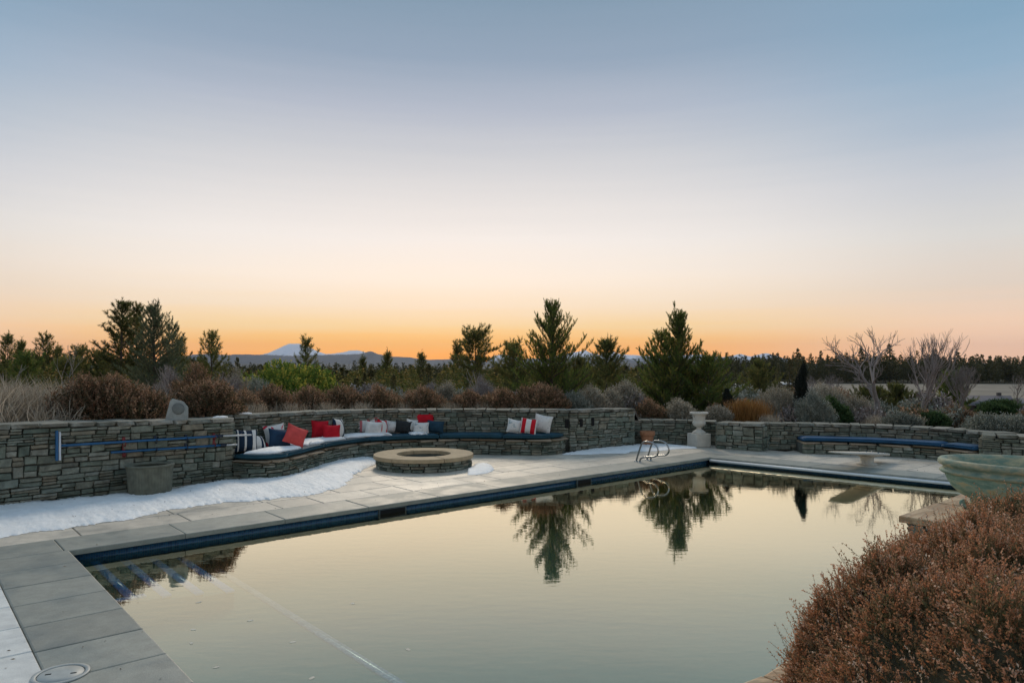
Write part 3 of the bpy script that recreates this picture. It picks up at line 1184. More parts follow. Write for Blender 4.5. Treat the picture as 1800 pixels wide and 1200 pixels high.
BENCH_PTS = [(-4.95, 12.66), (-4.5, 12.52), (-4.15, 12.7), (-3.98, 13.3), (-3.88, 13.95), (-3.59, 14.95), (-3.02, 15.68), (-2.07, 16.13), (-0.92, 16.3), (0.0, 16.22), (0.6, 16.12), (1.05, 16.4), (1.25, 16.85)]
BENCH = build_bench('long curved stone bench with navy cushions facing the fire pit', BENCH_PTS, 0.35, 0.78,
                    ['navy bench cushion at the left end beside the tall wall', 'navy bench cushion on the inward curve under the coral pillow',
                     'navy bench cushion below the two red pillows', 'navy bench cushion below the cluster of striped and white pillows',
                     'bare navy bench cushion behind the round fire pit', 'navy bench cushion under the three right hand pillows', 'short navy bench cushion at the right end of the curved bench'],
                    [(0.0, 0.125), (0.125, 0.29), (0.29, 0.45), (0.45, 0.63), (0.63, 0.79), (0.79, 0.92), (0.92, 0.985)], 0.105, 'cushions on the curved stone bench')
BENCH2_PTS = [(6.72, 16.45), (7.6, 16.3), (8.4, 15.95), (9.0, 15.5), (9.32, 15.05), (9.5, 14.62)]
NAVY2 = simple('blue_canvas', (0.012, 0.07, 0.15), rough=0.8, var=0.25, nscale=3, bump=0.4, bscale=14, rand=0.1, bdist=0.02)
_n = NAVY
NAVY = NAVY2
BENCH2 = build_bench('low curved stone bench in the wall niche behind the diving board', BENCH2_PTS, 0.27, 0.6,
                     ['long blue cushion on the bench behind the diving board', 'short dark blue cushion at the right end near the green bowl'],
                     [(0.0, 0.80), (0.80, 1.0)], 0.10, 'cushions on the niche bench')
NAVY = _n

#@@OBJECTS
# ------------------------------------------------------------------ fire pit
def build_fire_pit():
    cx, cy = -1.78, 14.35
    root = thing('fire_pit', 'round low stone fire pit with broad tan cap ring', 'fire pit', (cx, cy, 0))
    ob('core', lathe_mesh('core', [(0.55, 0.0), (0.90, 0.0), (0.90, 0.185), (0.55, 0.185)], 48, closed=True), MORTAR, root)
    n0 = 0
    for row, (z, h) in enumerate(((0.0, 0.062), (0.062, 0.058), (0.12, 0.06))):
        a = row * 0.13
        end = a + 2 * math.pi
        while a < end - 0.05:
            w = random.uniform(0.16, 0.36)
            if a + w > end - 0.1:
                w = end - a
            m = a + w / 2
            r_ = 0.89 + random.uniform(-0.01, 0.015)
            o = ob('stone', random.choice(STONES), None, root, (r_ * math.cos(m), r_ * math.sin(m), z + h / 2), (0, 0, m + math.pi / 2),
                   (w * 0.93 - 0.015, 0.12, h - 0.01))
            a += w
    capm = simple('fire_pit_cap', (0.42, 0.315, 0.19), rough=0.8, var=0.2, nscale=6, bump=0.35, bscale=40, rand=0.06)
    for k in range(6):
        a0, a1 = k / 6 * 2 * math.pi + 0.006, (k + 1) / 6 * 2 * math.pi - 0.006
        pts = [(1.0 * math.cos(a0 + (a1 - a0) * i / 12), 1.0 * math.sin(a0 + (a1 - a0) * i / 12)) for i in range(13)]
        pts += [(0.54 * math.cos(a1 - (a1 - a0) * i / 12), 0.54 * math.sin(a1 - (a1 - a0) * i / 12)) for i in range(13)]
        ob('cap_slab', prism_mesh('cap_slab', pts, 0.186, 0.262, 0.012), capm, root)
    ob('hearth', lathe_mesh('hearth', [(0.0, 0.05), (0.56, 0.05), (0.60, 0.17), (0.62, 0.0), (0.0, 0.0)], 40), simple('ash', (0.07, 0.06, 0.045), 0.95, var=0.5, bump=0.8), root)


build_fire_pit()


# ------------------------------------------------------------------ snow
def snow_strip(label, front, back, h, edge=0.05, z=0.004, nu=90, nv=22, seed=1):
    """snow lying between a ragged front line and a back line (ground points)"""
    r = np.random.default_rng(seed)
    fr = Path([(p[0], p[1]) for p in front], 5)
    bk = Path([(p[0], p[1]) for p in back], 5)
    ph = r.random(12) * 6.28
    V = []
    for i in range(nu + 1):
        f = i / nu
        a, b = fr.at(f * fr.L), bk.at(f * bk.L)
        wob = edge * (math.sin(f * 31 + ph[0]) * 0.5 + math.sin(f * 67 + ph[1]) * 0.35 + math.sin(f * 140 + ph[2]) * 0.25 + r.normal() * 0.25)
        d = (b - a)
        L = max(0.05, np.linalg.norm(d))
        a = a + d / L * wob * min(1, L / 0.4)
        d = b - a
        ends = min(1.0, f / 0.03, (1 - f) / 0.03)
        ends = math.sqrt(max(ends, 0))
        for j in range(nv + 1):
            g_ = (j / nv) ** 1.6
            q = a + d * g_
            s = g_ * L
            rise = 1 - math.exp(-s / 0.09)
            hh = h * ends * rise * (0.55 + 0.45 * min(1, s / 0.7))
            hh *= 1 + 0.22 * math.sin(q[0] * 3.1 + ph[3]) * math.cos(q[1] * 2.7 + ph[4]) + 0.10 * math.sin(q[0] * 9 + q[1] * 7 + ph[5])
            V.append((q[0], q[1], z + (hh + (r.normal() * 0.004 if j > 1 else 0) if j else 0)))
    m = nv + 1
    Fc = []
    for i in range(nu):
        for j in range(nv):
            Fc.append((i * m + j, (i + 1) * m + j, (i + 1) * m + j + 1, i * m + j + 1))
    n = len(V)
    V += [(v[0], v[1], z - 0.002) for v in V[nv::m]]
    for i in range(nu):
        Fc.append((i * m + nv, (i + 1) * m + nv, n + i + 1, n + i))
    V = np.array(V)
    o0 = V[0].copy()
    o = ob('snow_patch', mesh('snow_patch', V - o0, [Fc], smooth=True), SNOW, None, tuple(o0))
    tag(o, label, 'snow', 'old snow left on the terrace')
    return o


def gp(l, z=0.0):
    return [tuple(G(x, y, z))[:2] for x, y in l]


snow_strip('long bank of old snow along the foot of the left wall and bench',
           gp([(-310, 993), (-160, 969), (-80, 957), (0, 946), (60, 937), (110, 930), (168, 920), (210, 914), (270, 903), (335, 892), (400, 883), (460, 878), (545, 871), (590, 858), (618, 842), (628, 830), (645, 822), (662, 815)]),
           gp([(-310, 929), (-160, 911), (-80, 900), (0, 890), (90, 884), (180, 876), (240, 870), (300, 864), (360, 854), (410, 846), (470, 842), (505, 842), (530, 832), (555, 820), (590, 812), (620, 807), (640, 806), (660, 806)]), 0.055, 0.09, seed=2, nu=330)
snow_strip('small crescent of snow right of the fire pit', gp([(822, 835), (840, 834), (858, 831), (868, 826), (866, 821)]), gp([(822, 828), (833, 823), (838, 818), (848, 816), (864, 819.5)]), 0.05, 0.02, seed=3, nu=40, nv=10)
snow_strip('thin white sheet of snow at the foot of the slotted wall', gp([(990, 799.5), (1020, 799), (1060, 797.5), (1100, 796.5), (1115, 793), (1150, 793), (1190, 789), (1224, 788)]),
           gp([(988, 798.5), (1040, 791), (1080, 787), (1112, 784), (1140, 781.5), (1165, 782), (1195, 784), (1226, 787)]), 0.035, 0.04, seed=4, nu=80, nv=14)


def snow_mound(label, pts, z, h, seed, group='snow lying on the bench cushions', name='snow_patch'):
    """rounded drift with an outline of ground points"""
    r = np.random.default_rng(seed)
    p = np.array([q for q in smooth_pts(pts + [pts[0]], 5)])[:-1]
    c = p.mean(axis=0)
    rings = [1.0, 0.985, 0.93, 0.82, 0.66, 0.45, 0.22, 0.0]
    prof = [0.0, 0.35, 0.62, 0.80, 0.9, 0.96, 1.0, 1.0]
    V = []
    for f, hh in zip(rings, prof):
        for q in p:
            x = c + (q - c) * f
            V.append((x[0], x[1], z + h * hh * (1 + 0.18 * math.sin(x[0] * 7 + seed) * math.cos(x[1] * 6)) + (r.normal() * 0.003 if 0 < hh < 0.99 else 0)))
    k = len(p)
    Fc = [(j * k + i, j * k + (i + 1) % k, (j + 1) * k + (i + 1) % k, (j + 1) * k + i) for j in range(len(rings) - 1) for i in range(k)]
    V = np.array(V)
    o0 = np.array([c[0], c[1], z])
    o = ob(name, mesh(name, V - o0, [Fc, [tuple(range(k))[::-1]]], smooth=True), SNOW, None, tuple(o0))
    tag(o, label, 'snow', group)


CZ = 0.462      # top of the bench cushions


def bench_patch(label, t0, t1, o0, o1, h, seed):
    L = BENCH.L
    n = 7
    pts = [tuple(BENCH.off((t0 + (t1 - t0) * i / n) * L, o0 + 0.04 * math.sin(i * 2.1 + seed))) for i in range(n + 1)]
    pts += [tuple(BENCH.off((t1 - (t1 - t0) * i / n) * L, o1)) for i in range(n + 1)]
    snow_mound(label, pts, CZ - 0.006, h, seed)


bench_patch('snow on the cushion between the striped and the coral pillow', 0.02, 0.20, 0.08, 0.58, 0.06, 5)
bench_patch('snow on the cushion between the coral and the red pillows', 0.235, 0.39, 0.10, 0.62, 0.07, 6)
bench_patch('snow on the cushion between the red and the white pillows', 0.40, 0.515, 0.16, 0.62, 0.07, 7)
bench_patch('little snow in front of the grey pillow', 0.56, 0.60, 0.10, 0.45, 0.05, 8)
q0 = W1.off(W1.L - 0.12, 0.2)
snow_mound('scrap of snow on top of the left wall end', [(q0[0] - 0.12, q0[1] - 0.09), (q0[0] + 0.05, q0[1] - 0.03), (q0[0] + 0.1, q0[1] + 0.08), (q0[0] - 0.06, q0[1] + 0.05)], 1.088, 0.04, 9, 'snow scraps on the wall top')
q0 = SEATW.off(0.65, 0.2)
snow_mound('scrap of snow on the curved wall just right of the left wall', [(q0[0] - 0.15, q0[1] - 0.12), (q0[0] + 0.1, q0[1] + 0.0), (q0[0] + 0.13, q0[1] + 0.1), (q0[0] - 0.08, q0[1] + 0.04)], 1.086, 0.04, 10, 'snow scraps on the wall top')


# ------------------------------------------------------------------ pillows
def cloth(name, stops=None, col=None, axis='X', size=0.45, rough=0.85, pattern=None):
    m, nt, p = new_mat(name)
    g = N(nt, 'ShaderNodeTexCoord')
    sp = N(nt, 'ShaderNodeSeparateXYZ')
    nt.links.new(g.outputs['Object'], sp.inputs[0])
    if stops:
        mr = N(nt, 'ShaderNodeMapRange', i_1=-size / 2 if axis == 'X' else 0.0, i_2=size / 2 if axis == 'X' else size)
        nt.links.new(sp.outputs[axis], mr.inputs[0])
        rp = ramp(nt, stops, 'CONSTANT')
        nt.links.new(mr.outputs[0], rp.inputs[0])
        c = rp.outputs[0]
    elif pattern:
        nz = N(nt, 'ShaderNodeTexNoise', i_Scale=pattern[2], i_Detail=2.0)
        nz.inputs['Distortion'].default_value = 1.5
        nt.links.new(g.outputs['Object'], nz.inputs['Vector'])
        rp = ramp(nt, [(0.0, pattern[0]), (pattern[3], pattern[1])], 'CONSTANT')
        nt.links.new(nz.outputs['Fac'], rp.inputs[0])
        c = rp.outputs[0]
    else:
        nz = N(nt, 'ShaderNodeTexNoise', i_Scale=7.0, i_Detail=3.0)
        nt.links.new(g.outputs['Object'], nz.inputs['Vector'])
        mr = N(nt, 'ShaderNodeMapRange', i_1=0.3, i_2=0.7, i_3=0.8, i_4=1.15)
        nt.links.new(nz.outputs['Fac'], mr.inputs[0])
        vm = N(nt, 'ShaderNodeVectorMath', operation='SCALE')
        vm.inputs[0].default_value = col
        nt.links.new(mr.outputs[0], vm.inputs['Scale'])
        c = vm.outputs[0]
    nt.links.new(c, p.inputs['Base Color'])
    p.inputs['Roughness'].default_value = rough
    p.inputs['Specular IOR Level'].default_value = 0.2
    b2 = N(nt, 'ShaderNodeTexNoise', i_Scale=9.0, i_Detail=5.0)
    nt.links.new(g.outputs['Object'], b2.inputs['Vector'])
    bp = N(nt, 'ShaderNodeBump', i_Strength=0.5, i_Distance=0.03)
    nt.links.new(b2.outputs['Fac'], bp.inputs['Height'])
    nt.links.new(bp.outputs[0], p.inputs['Normal'])
    return m


WH, RD, NV, CO, CHR, GRY = (0.68, 0.67, 0.63), (0.55, 0.012, 0.025), (0.012, 0.028, 0.055), (0.62, 0.085, 0.075), (0.03, 0.034, 0.036), (0.42, 0.42, 0.40)
C_RED = cloth('red_cloth', col=RD)
C_CORAL = cloth('coral_cloth', col=CO)
C_NAVY = cloth('navy_cloth', col=(0.02, 0.05, 0.095))
C_TEAL = cloth('slate_blue_cloth', col=(0.02, 0.055, 0.085))
C_CHAR = cloth('charcoal_cloth', col=CHR)
C_WHITE = cloth('white_cloth', col=WH)
C_PATT = cloth('white_print_cloth', pattern=(WH, (0.45, 0.45, 0.44), 16.0, 0.62))
C_SPRIG = cloth('white_blue_sprig_cloth', pattern=(WH, (0.25, 0.34, 0.36), 13.0, 0.63))
C_FLOR = cloth('white_red_flower_cloth', pattern=(WH, (0.6, 0.04, 0.07), 5.0, 0.57))
C_RSTR = cloth('red_white_stripe_cloth', stops=[(0, WH), (0.14, RD), (0.35, WH), (0.62, RD), (0.84, WH)])
C_RTHIN = cloth('pink_white_stripe_cloth', stops=[(0, (0.5, 0.2, 0.2)), (0.12, WH), (0.22, (0.55, 0.16, 0.17)), (0.34, WH), (0.62, (0.6, 0.1, 0.12)), (0.78, WH)])
C_NSTR = cloth('navy_white_stripe_cloth', stops=[(0, NV), (0.16, WH), (0.21, NV), (0.42, WH), (0.50, NV), (0.74, WH), (0.90, NV), (0.96, WH)])
C_NWIDE = cloth('white_navy_stripe_cloth', stops=[(0, NV), (0.2, WH), (0.62, NV), (0.74, WH), (0.82, NV)])


def pillow_mesh(w, h, t, seed):
    r = np.random.default_rng(seed)
    n = 12
    V = []
    a1, a2, a3 = r.normal(size=3) * 0.5
    for side in (1, -1):
        for i in range(n + 1):
            for j in range(n + 1):
                x, z = -1 + 2 * i / n, -1 + 2 * j / n
                px_ = x * (1 - 0.10 * (1 - z * z)) * (1.0 if abs(x) < 1 else 1)
                pz_ = z * (1 - 0.10 * (1 - x * x))
                th = ((1 - x ** 2) ** 0.55) * ((1 - z ** 2) ** 0.55)
                th *= 1 + 0.12 * math.sin(3 * x + a1) * math.cos(2.5 * z + a2)
                sag = -0.05 * max(0, z) * (1 + a3 * x)
                V.append((px_ * w / 2, side * -th * t / 2, (pz_ + sag) * h / 2 + h / 2))
    m = n + 1
    Fc = []
    for s in range(2):
        b = s * m * m
        for i in range(n):
            for j in range(n):
                q = (b + i * m + j, b + (i + 1) * m + j, b + (i + 1) * m + j + 1, b + i * m + j + 1)
                Fc.append(q if s == 0 else q[::-1])
    return mesh('pillow', V, [Fc], smooth=True)


PSEED = [40]


def pillow(label, px, d, w, h, mt, yaw=0.0, tilt=0.3, roll=0.0, z=CZ, t=0.19):
    PSEED[0] += 1
    x = (px - 900) / F * d
    face = -math.atan2(x, d)          # turn towards the terrace
    base = z - 0.012
    o = ob('pillow', pillow_mesh(w, h, t, PSEED[0]), mt, None, (x, d, base + abs(math.sin(roll)) * w * 0.42), (-tilt, roll, face + yaw))
    o.rotation_mode = 'XYZ'
    # seam piping round the edge
    pts = []
    for k in range(33):
        a = k / 32 * 4
        s, f = int(a) % 4, a - int(a)
        x_, z_ = [(-1 + 2 * f, -1), (1, -1 + 2 * f), (1 - 2 * f, 1), (-1, 1 - 2 * f)][s]
        px_ = x_ * (1 - 0.10 * (1 - z_ * z_))
        pz_ = z_ * (1 - 0.10 * (1 - x_ * x_))
        pts.append((px_ * w / 2, 0, pz_ * h / 2 + h / 2 - (0.025 * h if z_ > 0 else 0) * max(0, z_)))
    ob('seam', sweep_tube('seam', pts, 0.006, 4), mt, o)
    tag(o, label, 'pillow', 'throw pillows on the curved bench')
    return o


pillow('navy pillow with thin white stripes leaning at the left bench end', 432, 12.95, 0.42, 0.42, C_NSTR, 0.25, 0.25, 0.05)
pillow('white and navy wide striped pillow lying behind the leftmost navy one', 455, 13.25, 0.40, 0.34, C_NWIDE, 0.6, 0.75, 0.1)
pillow('white pillow with red flowers behind the navy and coral pillows', 487, 13.95, 0.42, 0.42, C_FLOR, 0.35, 0.2, -0.12)
pillow('plain navy pillow between the flowered and the coral pillow', 492, 13.62, 0.42, 0.38, C_NAVY, 0.3, 0.45, 0.12)
pillow('coral red pillow tipped on its corner at the inward curve', 514, 13.55, 0.41, 0.40, C_CORAL, 0.2, 0.4, 0.42)
pillow('bright red pillow, taller and left of the red pair', 563, 15.3, 0.40, 0.40, C_RED, 0.45, 0.2, 0.08)
pillow('bright red pillow, lower and right of the red pair', 583, 15.05, 0.38, 0.33, C_RED, 0.3, 0.2, 0.06)
pillow('white and navy striped pillow on edge right of the red pair', 597, 15.35, 0.36, 0.44, C_NWIDE, 0.95, 0.2, 0.1)
pillow('pink and white striped pillow at the left of the central cluster', 640, 16.35, 0.36, 0.38, C_RTHIN, 0.35, 0.15, 0.05)
pillow('pink and white striped pillow peeping over the white one', 656, 16.5, 0.36, 0.42, C_RTHIN, 0.1, 0.1, -0.08)
pillow('plain white pillow in front of the pink striped ones', 656, 16.0, 0.38, 0.32, C_WHITE, 0.15, 0.25, 0.1)
pillow('red and white striped pillow on edge beside the plain white one', 672, 16.2, 0.30, 0.34, C_RSTR, 0.8, 0.2, 0.18)
pillow('pale grey pillow leaning left of the charcoal one', 689, 16.55, 0.36, 0.29, C_PATT, 0.1, 0.3, 0.15)
pillow('charcoal grey pillow in the middle of the bench', 708, 16.5, 0.38, 0.30, C_CHAR, 0.0, 0.25, 0.12)
pillow('narrow white pillow between charcoal and sprigged pillows', 724, 16.62, 0.30, 0.32, C_WHITE, 0.5, 0.2, 0.16)
pillow('white pillow with blue green sprigs in the middle of the bench', 740, 16.45, 0.36, 0.28, C_SPRIG, 0.0, 0.25, 0.02)
pillow('slate blue pillow right of the sprigged pillow', 764, 16.6, 0.40, 0.29, C_TEAL, -0.1, 0.25, 0.1)
o = pillow('flat red pillow resting up against the wall behind the slate one', 746, 16.86, 0.46, 0.30, C_RED, 0.0, 0.1, 0.0, z=CZ + 0.17)
pillow('off white pillow leaning left of the red striped one', 903, 16.45, 0.36, 0.33, C_SPRIG, 0.05, 0.3, 0.18)
pillow('broad red and white striped pillow at the right of the bench', 927, 16.35, 0.38, 0.36, C_RSTR, -0.1, 0.25, 0.14)
pillow('large off white pillow behind the red striped one', 951, 16.62, 0.42, 0.42, C_PATT, -0.15, 0.2, 0.18)


# ------------------------------------------------------------------ pool ladder rails
def build_rails():
    prof = [(0.0, 0.0), (0.05, 0.14), (0.12, 0.32), (0.17, 0.41), (0.26, 0.445), (0.42, 0.435), (0.52, 0.39), (0.575, 0.30), (0.57, 0.22), (0.50, 0.155), (0.36, 0.135), (0.22, 0.115), (0.13, 0.075), (0.09, 0.0)]
    b = G(1118, 811)
    root = thing('pool_ladder', 'pair of bent steel grab rails on the far pool edge', 'ladder', b)
    for k in range(2):
        off = UV(1, 0) * 0.36 * k
        pts = [tuple(off + Vector((NX * a, NY * a, z))) for a, z in [tuple(q) for q in smooth_pts(prof, 5)]]
        ob('grab_rail', sweep_tube('grab_rail', pts, 0.017, 10), STEEL, root)
        for a in (0.0, 0.09):
            ob('base_flange', lathe_mesh('base_flange', [(0.0, 0.016), (0.024, 0.016), (0.04, 0.01), (0.042, 0.0)], 14), STEEL, root, tuple(off + Vector((NX * a, NY * a, 0.005))))


build_rails()


# ------------------------------------------------------------------ diving board
def build_board():
    ped = Vector((7.3, 14.62, 0))
    root = thing('diving_board', 'cream diving board on a single pedestal at the far pool end', 'diving board', ped)
    a = math.atan2(UY, UX)
    V = []
    L0, L1, w = -1.35, 0.72, 0.23
    n = 16
    for i in range(n + 1):
        f = i / n
        x = L0 + (L1 - L0) * f
        ww = w * min(1.0, 0.75 + 0.25 * min(1, min(f, 1 - f) * 10))
        th = 0.022 + 0.03 * f * (1 - abs(2 * f - 1.2) * 0.3)
        zt_ = 0.36 - 0.175 * f
        V += [(x, -ww, zt_), (x, ww, zt_), (x, ww, zt_ - th), (x, -ww, zt_ - th)]
    Fc = []
    for i in range(n):
        for j in range(4):
            Fc.append((i * 4 + j, (i + 1) * 4 + j, (i + 1) * 4 + (j + 1) % 4, i * 4 + (j + 1) % 4))
    Fc += [(0, 1, 2, 3), (n * 4 + 3, n * 4 + 2, n * 4 + 1, n * 4)]
    ob('board', mesh('board', V, [Fc]), CREAM, root, (0, 0, 0), (0, 0, a))
    ob('pedestal', lathe_mesh('pedestal', [(0.0, 0.0), (0.20, 0.0), (0.20, 0.02), (0.13, 0.04), (0.125, 0.13), (0.15, 0.155), (0.17, 0.165), (0.17, 0.18), (0.0, 0.18)], 24), CREAM, root, (0, 0, 0.004))
    ob('mount_plate', box_mesh('mount_plate', 0.62, 0.34, 0.03, 0.006), CREAM, root, (0.05 * UX, 0.05 * UY, 0.192), (0, 0.084, a))
    for bx_, by_ in ((0.25, -0.12), (0.25, 0.12), (0.55, -0.12), (0.55, 0.12)):
        v_ = Matrix.Rotation(a, 4, 'Z') @ Vector((bx_, by_, 0.36 - 0.175 * (bx_ + 1.35) / 2.07 + 0.001))
        ob('bolt', lathe_mesh('bolt', [(0.0, 0.014), (0.014, 0.012), (0.018, 0.0)], 10), STEEL, root, v_)


build_board()


# ------------------------------------------------------------------ urn, pots
def build_urn():
    b = Vector((4.72, 17.95, 0))
    root = thing('garden_urn', 'tall cream cast stone urn on a square plinth before the low wall', 'urn', b)
    ob('plinth', box_mesh('plinth', 0.42, 0.42, 0.33, 0.015, 2, False), CREAM, root, (0, 0, 0.004), (0, 0, 0.35))
    ob('foot', lathe_mesh('foot', [(0, 0.334), (0.17, 0.334), (0.17, 0.36), (0.12, 0.40), (0.065, 0.435), (0.055, 0.47), (0.075, 0.50), (0.0, 0.51)], 32), CREAM, root)
    ob('bowl', lathe_mesh('bowl', [(0, 0.49), (0.08, 0.495), (0.14, 0.53), (0.165, 0.58), (0.16, 0.62), (0.145, 0.64), (0.15, 0.66), (0.155, 0.74), (0.17, 0.80), (0.225, 0.825), (0.235, 0.845), (0.225, 0.865), (0.19, 0.87), (0.15, 0.78), (0.0, 0.74)], 40), CREAM, root)
    sp = Soup()
    r = np.random.default_rng(5)
    Pb = np.stack([r.normal(size=60) * 0.07, r.normal(size=60) * 0.07, np.full(60, 0.74)], 1)
    D = unit(np.stack([r.normal(size=60) * 0.3, r.normal(size=60) * 0.3, np.ones(60)], 1))
    sp.add(*blades(Pb, D, 0.13 + 0.09 * r.random(60), 0.006, r), t=np.repeat(r.random(60), 3))
    ob('dry_stalks', sp.mesh('dry_stalks'), leaf_mat('urn_straw', [(0, (0.22, 0.19, 0.12)), (1, (0.36, 0.33, 0.25))]), root)


build_urn()


def build_pot():
    root = thing('flower_pot', 'terracotta flower pot in the corner by the tall wall', 'pot', (3.45, 18.12, 0))
    ob('body', lathe_mesh('body', [(0, 0), (0.125, 0), (0.165, 0.27), (0.155, 0.28), (0.1, 0.26), (0, 0.255)], 28), TERRA, root, (0, 0, 0.004))
    ob('rim', lathe_mesh('rim', [(0.166, 0.26), (0.19, 0.265), (0.195, 0.36), (0.185, 0.37), (0.165, 0.365), (0.15, 0.27)], 28), TERRA, root)
    ob('soil', lathe_mesh('soil', [(0.155, 0.31), (0.0, 0.32)], 20), MORTAR, root)


build_pot()


def build_basket():
    b = Vector((-5.66, 11.12, 0))
    root = thing('planter', 'fluted grey green barrel planter standing in the snow by the left wall', 'planter', b)
    bm_ = simple('weathered_planter', (0.135, 0.14, 0.105), rough=0.9, var=0.3, nscale=9, bump=0.4)
    k = 132
    prof = [(0.29, 0.0), (0.305, 0.06), (0.325, 0.36), (0.33, 0.40), (0.335, 0.425)]
    ob('barrel', lathe_mesh('barrel', prof, k, flute=0.013, nfl=44), bm_, root, (0, 0, 0.03))
    ob('rim', lathe_mesh('rim', [(0.325, 0.425), (0.35, 0.43), (0.35, 0.455), (0.30, 0.46), (0.29, 0.42)], 48), bm_, root, (0, 0, 0.03))
    ob('soil', lathe_mesh('soil', [(0.31, 0.37), (0.0, 0.39)], 24), MORTAR, root, (0, 0, 0.03))


build_basket()


def build_rock():
    t = W1.ray(318)
    q = W1.off(t, 0.16)
    z = W1T(t)
    bm = bmesh.new()
    pts = [(-0.19, 0, -0.02), (0.17, 0, -0.02), (0.175, 0, 0.20), (0.10, 0, 0.30), (-0.07, 0, 0.355), (-0.11, 0, 0.31)]
    fr = [bm.verts.new((x, -0.09 + 0.14 * zz, zz)) for x, y, zz in pts]
    bk = [bm.verts.new((x * 0.8 + 0.03, 0.16 + 0.02 * i % 0.05, zz * 0.85 - 0.003)) for i, (x, y, zz) in enumerate(pts)]
    bm.faces.new(fr)
    bm.faces.new(bk[::-1])
    for i in range(len(pts)):
        bm.faces.new([fr[i], bk[i], bk[(i + 1) % 6], fr[(i + 1) % 6]])
    bmesh.ops.recalc_face_normals(bm, faces=bm.faces)
    bmesh.ops.bevel(bm, geom=list(bm.edges), offset=0.009, segments=1, affect='EDGES')
    me = bpy.data.meshes.new('rock_shell')
    bm.to_mesh(me)
    bm.free()
    root = thing('rock_speaker', 'pale grey faceted rock with a round grille on top of the left wall', 'rock', (q[0], q[1], z))
    rock = simple('rock_grey', (0.30, 0.32, 0.30), rough=0.9, var=0.2, nscale=14, bump=0.5, bscale=40)
    ob('rock_shell', me, rock, root, (0, 0, 0), (0, 0, 0.5))
    gm = lathe_mesh('grille', [(0.0, 0.012), (0.085, 0.012), (0.095, 0.006), (0.098, -0.01)], 28)
    c = Matrix.Rotation(0.5, 4, 'Z') @ Vector((0.02, -0.076, 0.18))
    ob('grille', gm, simple('grille_grey', (0.16, 0.175, 0.165), 0.9, bump=0.6, bscale=120), root, c, (math.pi / 2 - 0.14, 0, 0.5))


build_rock()


# ------------------------------------------------------------------ cleaning poles hung on the left wall
def wall_pt(px, py, out=0.07):
    t = W1.ray(px)
    if t is None:
        p = W1.at(W1.L)
        d = W1.tan(W1.L)
        k = (px - 900) / F
        s = (k * p[1] - p[0]) / (d[0] - k * d[1])
        p = p[:2] + d * s
        q = np.array([p[0] + d[1] * out, p[1] - d[0] * out])
    else:
        q = W1.off(t, -out)
    return Vector((q[0], q[1], CH - (py - HZ) / F * q[1]))


BLUE = simple('blue_pole', (0.018, 0.11, 0.25), rough=0.35, var=0.12, bump=0)
ALU = simple('white_pole', (0.55, 0.57, 0.57), rough=0.4, var=0.06, bump=0)
REDM = simple('red_bracket', (0.18, 0.03, 0.03), rough=0.6)
DKM = simple('dark_bracket', (0.02, 0.03, 0.05), rough=0.6)


def pole(label, a, b, c, name):
    root = thing(name, label, 'pole', a)
    o = Vector(root.location)
    ob('blue_tube', sweep_tube('blue_tube', [(0, 0, 0), tuple((b - o) * 0.5), tuple(b - o)], 0.019, 10), BLUE, root)
    ob('collar', sweep_tube('collar', [tuple(b - o - (b - o).normalized() * 0.05), tuple(b - o + (c - b).normalized() * 0.05)], 0.026, 10), DKM, root)
    ob('pale_tube', sweep_tube('pale_tube', [tuple(b - o), tuple(c - o)], 0.015, 10), ALU, root)
    return root


br_ = pole('long blue pool brush on a pole along the left wall', wall_pt(104, 783), wall_pt(382, 766, 0.09), wall_pt(436, 764, 0.12), 'pool_brush')
o = br_.location
h0, h1 = wall_pt(101, 756), wall_pt(101, 809)
hd = (h0 - h1).length
mid = (h0 + h1) / 2 - o
dirw = W1.tan(W1.ray(101))
ang = math.atan2(dirw[1], dirw[0])
ob('brush_back', box_mesh('brush_back', 0.035, 0.05, hd, 0.01, 2), BLUE, br_, (mid.x - dirw[0] * 0.03, mid.y - dirw[1] * 0.03, mid.z), (0, 0, ang))
ob('bristles', box_mesh('bristles', 0.025, 0.07, hd * 0.94, 0.004), simple('bristle_white', (0.62, 0.66, 0.70), 0.9, bump=0.6, bscale=200), br_, (mid.x + dirw[0] * 0.004, mid.y + dirw[1] * 0.004, mid.z - 0.01), (0, 0, ang))
pole('shorter blue pole hung below the pool brush', wall_pt(192, 795), wall_pt(389, 782), wall_pt(412, 781, 0.10), 'pool_pole')
for i, (px, y0, y1, mt, lab) in enumerate(((216, 768, 803, REDM, 'dark red pole hook, leftmost on the left wall'), (271, 766, 792, DKM, 'dark pole hook between the two red ones, on the left'),
                                           (325, 763, 790, DKM, 'dark pole hook between the two red ones, on the right'), (374, 761, 784, REDM, 'dark red pole hook nearest the bench'))):
    a, b = wall_pt(px, y0, 0.035), wall_pt(px, y1, 0.035)
    me = box_mesh('back_strip', 0.045, 0.02, (a - b).length, 0.004)
    r_ = thing('pole_hook', lab, 'hook', b, 'hooks holding the pool poles')
    t = W1.tan(W1.ray(px))
    an_ = math.atan2(t[1], t[0])
    ob('back_strip', me, mt, r_, (0, 0, (a - b).length / 2), (0, 0, an_))
    for zz in (0.02, (a - b).length * 0.6):
        pts = [(0, 0, zz), (t[1] * 0.05, -t[0] * 0.05, zz - 0.02), (t[1] * 0.075, -t[0] * 0.075, zz + 0.01), (t[1] * 0.075, -t[0] * 0.075, zz + 0.05)]
        ob('prong', sweep_tube('prong', pts, 0.008, 6), mt, r_)


